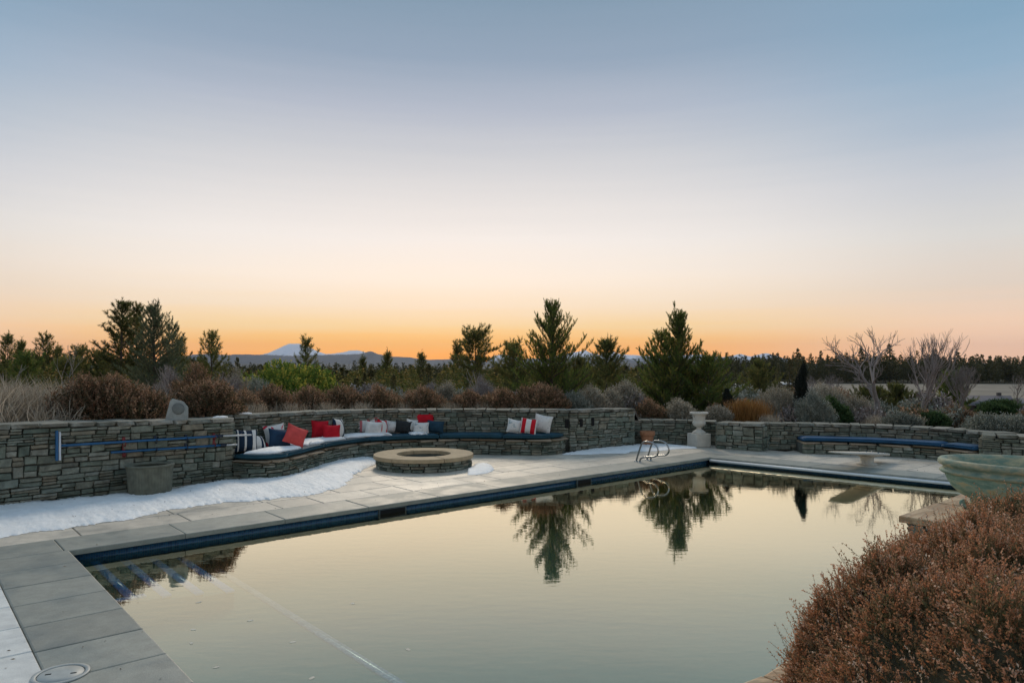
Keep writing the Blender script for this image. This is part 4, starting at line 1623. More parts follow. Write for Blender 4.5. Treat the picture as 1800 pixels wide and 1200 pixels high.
# ------------------------------------------------------------------ lid in the coping
def build_lid():
    c = G(107, 1186, 0.0)
    root = thing('skimmer_lid', 'round pale skimmer lid with two slots set in the near coping', 'lid', (c.x, c.y, 0.006))
    lm = simple('lid_plastic', (0.40, 0.42, 0.40), 0.5, bump=0.1)
    ob('ring', lathe_mesh('ring', [(0.135, 0.0), (0.168, 0.0), (0.165, 0.007), (0.140, 0.007)], 48, closed=True), lm, root)
    ob('disc', lathe_mesh('disc', [(0.132, 0.0), (0.130, 0.004), (0.06, 0.0045), (0.0, 0.005)], 48), lm, root)
    for s in (-1, 1):
        ob('finger_slot', box_mesh('finger_slot', 0.035, 0.014, 0.004, 0.001), BLACK, root, (s * 0.075, s * 0.012, 0.0045), (0, 0, 0.35))
    return root


build_lid()


# ------------------------------------------------------------------ raised sandstone ledge with the green bowl
def build_ledge():
    u0, u1, n0, n1, zt_ = 7.48, 13.2, -2.72, -0.9, 0.55
    o = UV(u0, n0, 0)
    root = thing('stone_ledge', 'raised stone ledge with sandstone slabs carrying the green bowl', 'ledge', o)
    a = math.atan2(UY, UX)
    pts = [UV(u0 + 0.06, n0 + 0.06) - o, UV(u1, n0 + 0.06) - o, UV(u1, n1) - o, UV(u0 + 0.06, n1) - o]
    ob('core', prism_mesh('core', [(p.x, p.y) for p in pts], -0.7, zt_ - 0.07), MORTAR, root)
    pa, pb, pc = UV(u0 + 0.03, n1), UV(u0 + 0.03, n0 + 0.03), UV(u1, n0 + 0.03)
    for (s, e) in ((pa, pb), (pb, pc)):
        pth = Path([(s.x, s.y), (e.x, e.y)] if s is pb else [(s.x, s.y), (e.x, e.y)], 2)
        # face the pool / the camera: reverse so that the stones sit proud outwards
        lay_stones(root, pth if s is pa else Path([(e.x, e.y), (s.x, s.y)], 2), -0.2, lambda t: zt_ - 0.07, wr=(0.2, 0.4), band=(0.15, 0.2), depth=0.11)
    u = u0 - 0.05
    for w in (1.0, 0.75, 1.2, 0.9, 1.1, 1.2):
        j = [random.uniform(-0.02, 0.02) for _ in range(4)]
        q = [(u + 0.005, n0 - 0.05 + j[0]), (u + w - 0.005, n0 - 0.05 + j[1]), (u + w - 0.005 + j[2], n1 + 0.05), (u + 0.005, n1 + 0.05)]
        ctr = sum((UV(*k) for k in q), Vector()) / 4
        pp = [(UV(*k) - ctr) for k in q]
        ca, sa = math.cos(-a), math.sin(-a)
        pl = [(p.x * ca - p.y * sa, p.x * sa + p.y * ca) for p in pp]
        ob('sandstone_slab', prism_mesh('sandstone_slab', pl, zt_ - 0.068, zt_ + random.uniform(-0.004, 0.004), 0.012), SANDSTONE, root, (ctr - o), (0, 0, a))
        u += w


build_ledge()


def build_bowl():
    c = Vector((5.16, 6.93, 0.55))
    m, nt, p = new_mat('verdigris')
    g = N(nt, 'ShaderNodeTexCoord')
    mp_ = N(nt, 'ShaderNodeMapping')
    mp_.inputs['Scale'].default_value = (2.0, 2.0, 6.0)
    nt.links.new(g.outputs['Object'], mp_.inputs[0])
    nz = N(nt, 'ShaderNodeTexNoise', i_Scale=2.4, i_Detail=9.0, i_Roughness=0.68)
    nt.links.new(mp_.outputs[0], nz.inputs['Vector'])
    rp = ramp(nt, [(0.3, (0.075, 0.16, 0.135)), (0.45, (0.15, 0.28, 0.235)), (0.54, (0.26, 0.38, 0.31)), (0.62, (0.42, 0.38, 0.22)), (0.72, (0.50, 0.44, 0.28))])
    nt.links.new(nz.outputs['Fac'], rp.inputs[0])
    nt.links.new(rp.outputs[0], p.inputs['Base Color'])
    p.inputs['Roughness'].default_value = 0.75
    bp = N(nt, 'ShaderNodeBump', i_Strength=0.4, i_Distance=0.01)
    nt.links.new(nz.outputs['Fac'], bp.inputs['Height'])
    nt.links.new(bp.outputs[0], p.inputs['Normal'])
    root = thing('garden_bowl', 'large oval verdigris bowl on scrolled feet on the sandstone ledge', 'bowl', c, rotz=math.atan2(-0.6, 0.8))
    prof = [(0.0, 0.10), (0.50, 0.10), (0.63, 0.12), (0.73, 0.165), (0.80, 0.225), (0.85, 0.30), (0.88, 0.375), (0.885, 0.385), (0.84, 0.40), (0.78, 0.40), (0.6, 0.25), (0.0, 0.22)]
    rimp = [(0.872, 0.368), (0.905, 0.372), (0.925, 0.388), (0.922, 0.405), (0.893, 0.415), (0.888, 0.435), (0.905, 0.448), (0.928, 0.458), (0.94, 0.478), (0.935, 0.505), (0.92, 0.52), (0.87, 0.52), (0.835, 0.49), (0.83, 0.40)]
    rm_ = m.copy()
    rm_.name = 'weathered_rim'
    for nd in rm_.node_tree.nodes:
        if nd.type == 'VALTORGB':
            for e_, c_ in zip(nd.color_ramp.elements, ((0.10, 0.17, 0.14), (0.20, 0.28, 0.22), (0.36, 0.35, 0.24), (0.50, 0.44, 0.28), (0.58, 0.52, 0.37))):
                e_.color = (*c_, 1)
    ob('rim', lathe_mesh('rim', rimp, 96, 0.93, 0.62), rm_, root)
    ob('basin', lathe_mesh('basin', prof, 96, 0.93, 0.62), m, root)
    for a in (2.35, 3.05, 3.93, 5.5, 0.8):
        ca, sa = math.cos(a), math.sin(a)
        x, y = 0.62 * ca * 0.93, 0.62 * sa * 0.62
        pts = [(x * 0.92, y * 0.92, 0.15), (x * 0.97, y * 0.97, 0.105), (x * 0.95, y * 0.95, 0.06), (x * 1.04, y * 1.04, 0.028), (x * 1.13, y * 1.13, 0.032), (x * 1.14, y * 1.14, 0.06), (x * 1.09, y * 1.09, 0.06)]
        ob('scroll_foot', sweep_tube('scroll_foot', [tuple(q) for q in smooth_pts(pts, 4)], [0.042 - 0.016 * i / 24 for i in range(25)], 10), m, root)


build_bowl()

#@@VEGETATION
# ------------------------------------------------------------------ vegetation materials
PINE = leaf_mat('pine_needles', [(0.0, (0.059, 0.083, 0.029)), (0.45, (0.142, 0.163, 0.051)), (0.8, (0.238, 0.214, 0.067)), (1.0, (0.386, 0.247, 0.091))], 0.42)
YPINE = leaf_mat('young_pine_needles', [(0.0, (0.052, 0.098, 0.029)), (0.4, (0.134, 0.201, 0.050)), (0.75, (0.247, 0.273, 0.066)), (1.0, (0.419, 0.288, 0.090))], 0.42, 0.05)
JUNI = leaf_mat('juniper_leaf', [(0.0, (0.069, 0.103, 0.058)), (0.5, (0.149, 0.184, 0.105)), (1.0, (0.253, 0.259, 0.147))], 0.35)
FARP = leaf_mat('far_pine_needles', [(0.0, (0.061, 0.075, 0.037)), (0.6, (0.115, 0.119, 0.053)), (1.0, (0.203, 0.156, 0.063))], 0.35, 0.3)
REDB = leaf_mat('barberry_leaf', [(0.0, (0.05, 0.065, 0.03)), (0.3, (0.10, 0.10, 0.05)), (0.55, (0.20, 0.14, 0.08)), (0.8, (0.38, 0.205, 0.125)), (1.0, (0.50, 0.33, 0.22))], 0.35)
RABB = leaf_mat('rabbitbrush', [(0.0, (0.169, 0.169, 0.127)), (0.5, (0.405, 0.363, 0.278)), (1.0, (0.709, 0.633, 0.506))], 0.2)
SAGE = leaf_mat('sagebrush', [(0.0, (0.118, 0.144, 0.111)), (0.5, (0.254, 0.270, 0.220)), (1.0, (0.456, 0.456, 0.389))], 0.2)
STRAW = leaf_mat('dry_grass', [(0.0, (0.202, 0.168, 0.126)), (0.5, (0.420, 0.361, 0.277)), (1.0, (0.706, 0.605, 0.470))], 0.25)
ORNG = leaf_mat('orange_grass', [(0.0, (0.24, 0.11, 0.03)), (0.5, (0.42, 0.21, 0.06)), (1.0, (0.56, 0.32, 0.12))], 0.3)
GRNB = leaf_mat('green_shrub_leaf', [(0.0, (0.044, 0.095, 0.021)), (0.5, (0.121, 0.207, 0.038)), (0.85, (0.276, 0.345, 0.061)), (1.0, (0.621, 0.535, 0.103))], 0.35)
TWIG = leaf_mat('grey_twig', [(0.0, (0.176, 0.146, 0.137)), (0.5, (0.312, 0.273, 0.254)), (1.0, (0.527, 0.458, 0.420))], 0.0)
DKGR = leaf_mat('weeping_spruce_needles', [(0.0, (0.008, 0.012, 0.008)), (1.0, (0.026, 0.032, 0.022))], 0.05)
DULL = leaf_mat('dull_green_leaf', [(0.0, (0.025, 0.06, 0.02)), (0.5, (0.06, 0.115, 0.04)), (1.0, (0.11, 0.16, 0.06))], 0.3)
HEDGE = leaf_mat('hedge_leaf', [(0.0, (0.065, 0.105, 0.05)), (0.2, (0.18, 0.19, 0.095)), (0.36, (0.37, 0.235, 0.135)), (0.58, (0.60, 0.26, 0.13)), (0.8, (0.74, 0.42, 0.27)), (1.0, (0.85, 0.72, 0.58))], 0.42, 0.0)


# ------------------------------------------------------------------ plant generators
def conifer(seed, H, Rr, z0=0.12, nb=70, prof=lambda t: (1 - t) ** 0.8, el0=0.0, el1=0.9, curve=0.35, shoot=0.22, spacing=0.16,
            K=30, nl=0.08, nw=0.004, ang=0.9, trunk_r=0.04, jitter=0.3, updir=0.35, side=True, lead=True, bw=0.012, candle=0.0, tp=0.92, ej=0.1):
    r = np.random.default_rng(seed)
    wood, crown = Soup(), Soup()
    nseg = 10
    zz = np.linspace(0, H * 0.985, nseg + 1)
    wob = np.cumsum(r.normal(size=(nseg + 1, 2)) * 0.004 * H, axis=0)
    wob -= wob[0]
    TP = np.column_stack([wob, zz])
    rad = trunk_r * (1 - 0.9 * zz / H) + 0.004
    wood.add(*tubes(TP[:-1], TP[1:], rad[:-1], rad[1:], 7))
    SP, SD, SL = [], [], []
    B0, B1, BR0, BR1 = [], [], [], []
    for i in range(nb):
        t = (i + r.random() * 0.8) / nb
        t = t ** tp
        h = H * (z0 + (0.97 - z0) * t)
        base = np.array([np.interp(h, zz, TP[:, 0]), np.interp(h, zz, TP[:, 1]), h])
        az = i * 2.39996 + r.normal() * 0.4
        L = Rr * prof(t) * (1 + jitter * r.normal() * 0.6)
        L = max(L, 0.05 * Rr)
        e = el0 + (el1 - el0) * t + r.normal() * ej
        out = np.array([math.cos(az), math.sin(az), 0])
        ns = max(2, int(L / spacing) + 1)
        pts = []
        for k in range(ns + 1):
            s = k / ns
            pts.append(base + out * L * s * math.cos(e) + np.array([0, 0, 1]) * (L * s * math.sin(e) + curve * L * s * s))
        pts = np.array(pts)
        B0.append(pts[:-1])
        B1.append(pts[1:])
        ra = bw * (L / Rr) ** 0.5 * (1 - 0.8 * np.linspace(0, 1, ns + 1)) + 0.002
        BR0.append(ra[:-1])
        BR1.append(ra[1:])
        lat = np.array([-out[1], out[0], 0])
        for k in range(1, ns + 1):
            s = k / ns
            if s < 0.22 and t < 0.75:
                continue
            d = unit(pts[k] - pts[k - 1])
            SP.append(pts[k] - d * shoot * 0.5)
            SD.append(unit(d + np.array([0, 0, updir * 0.5]) + r.normal(size=3) * 0.12))
            SL.append(shoot * (0.9 + 0.3 * r.random()))
            if side:
                for sg in (-1, 1):
                    sub = L * 0.42 * (1.05 - s) + shoot * 0.7
                    nn = max(1, int(sub / (spacing * 1.2)))
                    dd = unit(d * 0.75 + lat * sg * (0.9 + 0.2 * r.normal()) + np.array([0, 0, updir]) + r.normal(size=3) * 0.15)
                    q = pts[k]
                    for j in range(nn):
                        SP.append(q + dd * sub * j / nn)
                        SD.append(unit(dd + np.array([0, 0, updir * (0.5 + 0.5 * j / nn)]) + r.normal(size=3) * 0.18))
                        SL.append(shoot * (0.75 + 0.4 * r.random()))
                    B0.append(q[None])
                    B1.append((q + dd * sub)[None])
                    BR0.append([bw * 0.4])
                    BR1.append([0.002])
    if lead:
        for k in range(3):
            SP.append(TP[-1] - np.array([0, 0, shoot * k * 0.7]))
            SD.append(unit(np.array([r.normal() * 0.08, r.normal() * 0.08, 1.0])))
            SL.append(shoot * 1.5)
    SP, SD, SL = np.array(SP), np.array(SD), np.array(SL)
    if candle:
        SD = unit(SD * (1 - candle) + np.array([0, 0, candle]))
    V, Fc = brush(SP, SD, SL, K, nl, nw, ang, r)
    tn = np.clip(np.repeat(r.random(len(SP)) * 0.6, K) + r.random(len(SP) * K) * 0.4, 0, 1)
    crown.add(V, Fc, np.repeat(tn, 3))
    wood.add(*tubes(np.concatenate(B0), np.concatenate(B1), np.concatenate(BR0), np.concatenate(BR1), 4))
    return wood.mesh('trunk', True), crown.mesh('crown')


def bush(seed, rx, ry, h, n, nleaf, ll, lw, up=0.4, inner=0.45, stems=40, sprig=0.14, stem_r=0.006, flat=False, tipbias=0.35, top=0.0):
    r = np.random.default_rng(seed)
    wood, crown = Soup(), Soup()
    d = unit(r.normal(size=(n, 3)))
    d[:, 2] = np.abs(d[:, 2]) * 0.95 + 0.02
    d = unit(d)
    rr = (inner ** 3 + (1 - inner ** 3) * r.random(n)) ** (1 / 3)
    lump = 1 + 0.14 * np.sin(d[:, 0] * 5 + seed) * np.cos(d[:, 1] * 4 + seed * 2) + 0.10 * np.sin(d[:, 2] * 9 + d[:, 0] * 7)
    Pb = d * (rr * lump)[:, None] * np.array([rx, ry, h])
    out = unit(d * np.array([1 / rx, 1 / ry, 1 / h]))
    D = unit(out * (1 - up) + np.array([0, 0, up]) + r.normal(size=(n, 3)) * 0.28)
    L = sprig * (0.7 + 0.6 * r.random(n))
    t = (np.arange(nleaf)[None] + r.random((n, nleaf))) / nleaf
    base = (Pb[:, None] + D[:, None] * (L[:, None] * t)[..., None]).reshape(-1, 3)
    Dn = np.repeat(D, nleaf, axis=0)
    S = perp(Dn, r)
    a = 0.5 + 0.5 * r.random(len(Dn))
    ld = unit(Dn * np.cos(a)[:, None] + S * np.sin(a)[:, None])
    V, Fc = leaves(base, ld, ll * (0.7 + 0.6 * r.random(len(base))), lw, r)
    mode = np.where(r.random(n) < 0.5, 0.05 + 0.25 * r.random(n), 0.38 + 0.4 * r.random(n))
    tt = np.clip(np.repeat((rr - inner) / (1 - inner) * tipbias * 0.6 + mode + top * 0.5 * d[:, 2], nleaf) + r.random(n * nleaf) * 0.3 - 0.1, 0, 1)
    crown.add(V, Fc, np.repeat(tt, 4))
    V, Fc = tubes(Pb, Pb + D * L[:, None], 0.0022 + 0.002 * ll / 0.03 * 0.3, 0.0012, 3)
    crown.add(V, Fc, 0.15)
    k = r.choice(n, min(stems, n), replace=False)
    root = np.column_stack([r.normal(size=len(k)) * 0.008, r.normal(size=len(k)) * 0.008, np.full(len(k), -0.08)])
    mid = root * 0.45 + Pb[k] * 0.55 + np.array([0, 0, h * 0.08])
    wood.add(*tubes(root, mid, stem_r, stem_r * 0.7, 4), t=0.3)
    wood.add(*tubes(mid, Pb[k], stem_r * 0.7, stem_r * 0.3, 4), t=0.3)
    return wood.mesh('stems', True), crown.mesh('foliage')


def grass_clump(seed, rx, ry, h, n, w=0.006, spread=0.5, arch=0.4, cl=1):
    r = np.random.default_rng(seed)
    s = Soup()
    if cl > 1:
        cc = np.column_stack([(r.random(cl) * 2 - 1) * rx, (r.random(cl) * 2 - 1) * ry])
        ci = r.integers(0, cl, n)
        b = np.column_stack([cc[ci] + r.normal(size=(n, 2)) * 0.10, np.full(n, -0.05)])
    else:
        b = np.column_stack([r.normal(size=n) * rx * 0.4, r.normal(size=n) * ry * 0.4, np.full(n, -0.05)])
    L = h * (0.5 + 0.6 * r.random(n))
    d0 = unit(np.column_stack([r.normal(size=n) * spread * 0.5, r.normal(size=n) * spread * 0.5, np.ones(n)]))
    lean = np.column_stack([r.normal(size=n), r.normal(size=n), np.zeros(n)]) * spread
    p1 = b + d0 * L[:, None] * 0.5
    p2 = p1 + unit(d0 + lean * 0.5 * arch * 2) * L[:, None] * 0.3
    p3 = p2 + unit(d0 + lean * arch * 3 - np.array([0, 0, 0.25 * arch])) * L[:, None] * 0.25
    S = perp(d0, r) * w
    V = np.stack([b - S, b + S, p1 + S * 0.8, p1 - S * 0.8, p2 + S * 0.55, p2 - S * 0.55, p3], 1).reshape(-1, 3)
    o = (np.arange(n) * 7)[:, None]
    q = np.concatenate([o + np.array([[0, 1, 2, 3]]), o + np.array([[3, 2, 4, 5]])])
    tr = o + np.array([[5, 4, 6]])
    tt = np.repeat(r.random(n), 7)
    s.add(V, q, tt)
    s.Fd.setdefault(3, []).append(tr)
    return s.mesh('blades')


def bare_tree(seed, H, spread=0.55, levels=6, trunk_r=0.07, first=0.16, nsplit=3, upk=0.35, multi=1, lens=(0.26, 0.78)):
    r = np.random.default_rng(seed)
    seg = []

    def grow(p, d, L, rad, lv):
        n = 3
        for k in range(n):
            d2 = unit(d + r.normal(size=3) * 0.09 + np.array([0, 0, 0.05]))
            q = p + d2 * L / n
            seg.append((p, q, rad * (1 - 0.22 * k / n), rad * (1 - 0.22 * (k + 1) / n), lv))
            if lv >= 1 and k > 0 and r.random() < 0.75 and lv < levels:
                S = unit(np.cross(d2, r.normal(size=3)))
                grow(q, unit(d2 * 0.7 + S * 0.75 + np.array([0, 0, upk * 0.6])), L * 0.5 * (0.7 + 0.5 * r.random()), rad * 0.42, min(levels, lv + 2))
            p, d = q, d2
        if lv >= levels:
            return
        m = nsplit if lv < 2 else 2
        for k in range(m):
            S = unit(np.cross(d, r.normal(size=3)))
            dd = unit(d + S * spread * (0.6 + 0.7 * r.random()) + np.array([0, 0, upk * 0.4]))
            grow(p, dd, L * (lens[1] + 0.2 * (r.random() - 0.5)), rad * 0.64, lv + 1)
    for m in range(multi):
        d0 = unit(np.array([r.normal() * 0.25 * (multi > 1) + 0.03, r.normal() * 0.25 * (multi > 1), 1.0]))
        grow(np.array([r.normal() * 0.06 * (multi > 1), r.normal() * 0.06 * (multi > 1), -0.1]), d0, H * (first if multi == 1 else lens[0]), trunk_r / math.sqrt(multi), 0)
    A = np.array([s[0] for s in seg])
    B = np.array([s[1] for s in seg])
    top = B[:, 2].max()
    sc = H / top
    lv = np.array([s[4] for s in seg])
    r0 = np.array([s[2] for s in seg])
    r1 = np.array([s[3] for s in seg])
    wood, tw = Soup(), Soup()
    mk_ = lv <= 1
    wood.add(*tubes(A[mk_] * sc, B[mk_] * sc, r0[mk_], r1[mk_], 6), t=0.6)
    mk_ = ~mk_
    tw.add(*tubes(A[mk_] * sc, B[mk_] * sc, np.maximum(r0[mk_], 0.0055), np.maximum(r1[mk_], 0.0042), 3), t=np.repeat(np.clip(0.75 - 0.1 * lv[mk_] + 0.2 * r.random(mk_.sum()), 0, 1), 6))
    return wood.mesh('trunk', True), tw.mesh('crown')


def far_pine(seed, n=150, slim=0.2, bare=0.12):
    """unit-height pine for the far woods"""
    r = np.random.default_rng(seed)
    wood, crown = Soup(), Soup()
    wood.add(*tubes(np.array([[0, 0, -0.03]]), np.array([[0, 0, 0.97]]), 0.013, 0.003, 5))
    t = r.random(n)
    z = bare + (0.98 - bare) * t
    prof = slim * ((1 - t) ** 0.9 + 0.03) * (0.75 + 0.35 * np.sin(t * 23 + seed) * r.random(n))
    az = r.random(n) * 6.283
    f = np.sqrt(r.random(n))
    out = np.column_stack([np.cos(az), np.sin(az), np.zeros(n)])
    Pb = out * (prof * f)[:, None] * 0.8 + np.column_stack([np.zeros(n), np.zeros(n), z])
    D = unit(out + np.column_stack([np.zeros(n), np.zeros(n), 0.15 + 0.8 * t]) + r.normal(size=(n, 3)) * 0.35)
    V, Fc = leaves(Pb, D, 0.070 * (0.6 + 0.8 * r.random(n)) * (1 - 0.5 * t), 0.013, r)
    crown.add(V, Fc, np.repeat(r.random(n), 4))
    V, Fc = leaves(Pb, unit(D + r.normal(size=(n, 3)) * 0.8), 0.055 * (0.6 + 0.8 * r.random(n)) * (1 - 0.5 * t), 0.012, r)
    crown.add(V, Fc, np.repeat(r.random(n), 4))
    return wood, crown


def plant(name, label, cat, group, loc, meshes, scale=1.0, rotz=None, names=('trunk', 'crown')):
    o = thing(name, label, cat, loc, group, random.uniform(0, 6.28) if rotz is None else rotz)
    for (me, mt), nm in zip(meshes, names):
        c = ob(nm, me, mt, o)
    o.scale = (scale,) * 3 if not hasattr(scale, '__len__') else scale
    return o


def _bvh(nm):
    from mathutils.bvhtree import BVHTree
    me = bpy.data.objects[nm].data
    return BVHTree.FromPolygons([v.co.copy() for v in me.vertices], [tuple(q.vertices) for q in me.polygons])


BVH = [_bvh('planting_bed'), _bvh('ground')]


def bed_z(x, y):
    """height of bed or ground under a point (evaluated against the built meshes)"""
    best = -99
    for tree in BVH:
        loc = tree.ray_cast(Vector((x, y, 50)), Vector((0, 0, -1)))[0]
        if loc is not None:
            best = max(best, loc.z)
    return best


bpy.context.view_layer.update()


def spot(px, d):
    x = (px - 900) / F * d
    return Vector((x, d, bed_z(x, d)))


def top_h(px, y, d):
    """height a plant needs so that its tip meets photo row y"""
    return CH - (y - HZ) / F * d - spot(px, d).z


# ------------------------------------------------------------------ named conifers
def conif(px, ytop, d, label, mt=PINE, group='pines beyond the terrace', name='pine_tree', **kw):
    H = top_h(px, ytop, d)
    s = spot(px, d)
    wpx = kw.pop('wpx')
    Rr = wpx / 2 / F * d
    w, c = conifer(int(px * 7 + ytop), H, Rr, **kw)
    return plant(name, label, 'tree', group, s, [(w, BARK), (c, mt)], rotz=0)


conif(968, 538, 20.6, 'young pine with candle shoots standing tallest at the centre', YPINE, wpx=142, nb=150, z0=0.02, el0=0.05, el1=0.85, curve=0.28, shoot=0.18, spacing=0.15,
      K=60, nl=0.052, nw=0.0045, ang=0.8, trunk_r=0.05, jitter=0.4, updir=0.45, candle=0.3, tp=1.2, ej=0.2, prof=lambda t: (1 - t) ** 0.7 * (0.85 + 0.2 * math.sin(t * 21)) + 0.08)
conif(1190, 559, 23.5, 'broad young pine with one tall leader right of centre', YPINE, wpx=176, nb=190, z0=0.01, el0=0.05, el1=1.0, curve=0.26, shoot=0.2, spacing=0.19,
      K=50, nl=0.065, nw=0.006, ang=0.85, trunk_r=0.06, jitter=0.35, updir=0.4, candle=0.3, tp=1.5, ej=0.22, prof=lambda t: max(0.25, 1.0 * max(0, 1 - t / 0.64) ** 0.45) if t < 0.93 else 0.12)
conif(1160, 590, 24.5, 'short pine leaning against the broad young pine on its left', YPINE, wpx=110, nb=50, z0=0.01, el0=0.1, el1=1.1, curve=0.3, shoot=0.2, spacing=0.2,
      K=40, nl=0.085, nw=0.006, ang=0.85, trunk_r=0.05, prof=lambda t: max(0.14, (1 - t) ** 0.5))
conif(1245, 632, 22.6, 'low bushy pine at the right flank of the broad young pine', YPINE, wpx=100, nb=44, z0=0.01, el0=0.15, el1=0.9, curve=0.25, shoot=0.17, spacing=0.17,
      K=46, nl=0.08, nw=0.0055, ang=0.9, trunk_r=0.04, prof=lambda t: (1 - t) ** 0.4 + 0.05)
conif(1065, 604, 33, 'dark pine with thin top between the two young pines', PINE, wpx=95, nb=60, z0=0.05, el0=0.0, el1=0.9, curve=0.25, shoot=0.3, spacing=0.26,
      K=26, nl=0.15, nw=0.011, ang=1.0, trunk_r=0.08, prof=lambda t: (1 - t) ** 0.7 + 0.06)
conif(1020, 640, 30, 'low dark pine just right of the tallest young pine', PINE, wpx=75, nb=44, z0=0.02, shoot=0.26, spacing=0.22, K=28, nl=0.13, nw=0.01, ang=0.95, trunk_r=0.06, prof=lambda t: (1 - t) ** 0.5 + 0.05)
conif(905, 612, 38, 'pine left of the tallest young pine', PINE, wpx=80, nb=52, z0=0.04, shoot=0.34, spacing=0.3, K=26, nl=0.17, nw=0.013, ang=1.0, trunk_r=0.09, prof=lambda t: (1 - t) ** 0.55 + 0.06)
conif(836, 583, 62, 'open crowned pine glowing orange against the sunset', PINE, wpx=72, nb=90, z0=0.22, shoot=0.42, spacing=0.4, K=22, nl=0.22, nw=0.017, ang=1.25, trunk_r=0.14, curve=0.12, el0=-0.1, el1=0.7, jitter=0.45, ej=0.4,
      prof=lambda t: 0.5 + 0.5 * math.sin(0.5 + 2.3 * t) if t < 0.93 else 0.3)
conif(805, 608, 66, 'slim pine close left of the orange crowned pine', PINE, wpx=34, nb=44, z0=0.3, shoot=0.45, spacing=0.42, K=22, nl=0.25, nw=0.018, ang=1.2, trunk_r=0.1, prof=lambda t: 0.9 - 0.5 * t)
conif(210, 534, 36, 'tall open pine standing highest at the left', PINE, wpx=96, nb=66, z0=0.16, shoot=0.26, spacing=0.27, K=32, nl=0.14, nw=0.011, ang=1.25, trunk_r=0.09, curve=0.22, el0=-0.05, el1=0.85, jitter=0.5, updir=0.3, ej=0.3, tp=1.0,
      prof=lambda t: 0.95 * (1 - t) ** 0.6 + 0.12, bw=0.02)
conif(238, 541, 37.5, 'tall open pine right behind the highest left pine', PINE, wpx=76, nb=56, z0=0.2, shoot=0.26, spacing=0.27, K=32, nl=0.14, nw=0.011, ang=1.25, trunk_r=0.09, curve=0.25, jitter=0.5,
      prof=lambda t: 0.9 * (1 - t) ** 0.5 + 0.16, bw=0.02)
conif(271, 540, 30, 'grey green juniper with feathery outline at the left', JUNI, wpx=122, nb=120, z0=0.03, shoot=0.24, spacing=0.2, K=26, nl=0.09, nw=0.008, ang=0.75, trunk_r=0.08, curve=0.2, el0=0.15, el1=0.95, jitter=0.4,
      prof=lambda t: 0.95 * (1 - t) ** 0.72 + 0.06, name='juniper_tree')
conif(302, 575, 31.5, 'smaller juniper at the right flank of the feathery one', JUNI, wpx=70, nb=60, z0=0.03, shoot=0.24, spacing=0.22, K=26, nl=0.1, nw=0.009, ang=0.8, trunk_r=0.06, jitter=0.4, prof=lambda t: (1 - t) ** 0.6 + 0.06, name='juniper_tree')
conif(372, 592, 48, 'round headed pine left of the snowy peak', PINE, wpx=62, nb=52, z0=0.06, shoot=0.36, spacing=0.36, K=26, nl=0.19, nw=0.014, ang=1.1, trunk_r=0.1, prof=lambda t: (1 - t) ** 0.5 + 0.1)
conif(322, 598, 70, 'small far pine with flat top between juniper and round pine', PINE, wpx=34, nb=40, z0=0.3, shoot=0.5, spacing=0.5, K=20, nl=0.26, nw=0.02, ang=1.2, trunk_r=0.1, prof=lambda t: 0.9 - 0.4 * t)
conif(537, 598, 80, 'lone pine before the snowy peak', PINE, wpx=44, nb=52, z0=0.1, shoot=0.55, spacing=0.5, K=22, nl=0.3, nw=0.022, ang=1.1, trunk_r=0.13, jitter=0.5, prof=lambda t: (1 - t) ** 0.6 + 0.14)
conif(680, 622, 75, 'pointed pine standing out right of the far ridge', PINE, wpx=46, nb=54, z0=0.04, shoot=0.5, spacing=0.46, K=22, nl=0.28, nw=0.02, ang=1.0, trunk_r=0.12, prof=lambda t: (1 - t) ** 0.8 + 0.04)
conif(741, 624, 85, 'pine with a warm tip left of the orange crowned pine', PINE, wpx=40, nb=50, z0=0.06, shoot=0.55, spacing=0.5, K=22, nl=0.3, nw=0.022, ang=1.0, trunk_r=0.12, prof=lambda t: (1 - t) ** 0.7 + 0.06)
conif(637, 629, 95, 'slim dark pine near the middle of the far ridge', PINE, wpx=30, nb=46, z0=0.04, shoot=0.6, spacing=0.55, K=20, nl=0.32, nw=0.024, ang=1.0, trunk_r=0.12, prof=lambda t: (1 - t) ** 0.8 + 0.04)
conif(1335, 640, 44, 'cone shaped olive pine left of the weeping spruce', PINE, wpx=92, nb=66, z0=0.02, shoot=0.32, spacing=0.3, K=28, nl=0.15, nw=0.012, ang=0.95, trunk_r=0.1, prof=lambda t: (1 - t) ** 0.85 + 0.05)
conif(1672, 664, 34, 'olive evergreen between the two bare trees at right', YPINE, wpx=62, nb=60, z0=0.02, shoot=0.24, spacing=0.22, K=28, nl=0.12, nw=0.01, ang=0.9, trunk_r=0.07, prof=lambda t: (1 - t) ** 0.55 + 0.06, name='evergreen_tree')
conif(1782, 712, 38, 'blue green spruce at the right edge below the field', JUNI, wpx=36, nb=44, z0=0.02, shoot=0.24, spacing=0.22, K=26, nl=0.11, nw=0.01, ang=0.85, trunk_r=0.06, prof=lambda t: (1 - t) ** 0.6 + 0.05, name='evergreen_tree')
for i, (px, yt, d, w_, lab) in enumerate(((1530, 690, 31, 70, 'dark green evergreen behind the left bare tree trunk'), (1575, 682, 33, 60, 'dark green evergreen between the bare trees, at left'),
                                         (1612, 700, 30, 50, 'low dark evergreen under the middle bare tree'), (1625, 720, 27, 60, 'squat evergreen right of the middle bare tree'))):
    conif(px, yt, d, lab, PINE, 'dark evergreens behind the bare trees', 'evergreen_tree', wpx=w_, nb=80, z0=0.01, shoot=0.2, spacing=0.2, K=26, nl=0.09, nw=0.009, ang=0.9, trunk_r=0.05, curve=0.1, el0=0.05, el1=0.7, candle=0.3, prof=lambda t: (1 - t) ** 0.6 + 0.05)
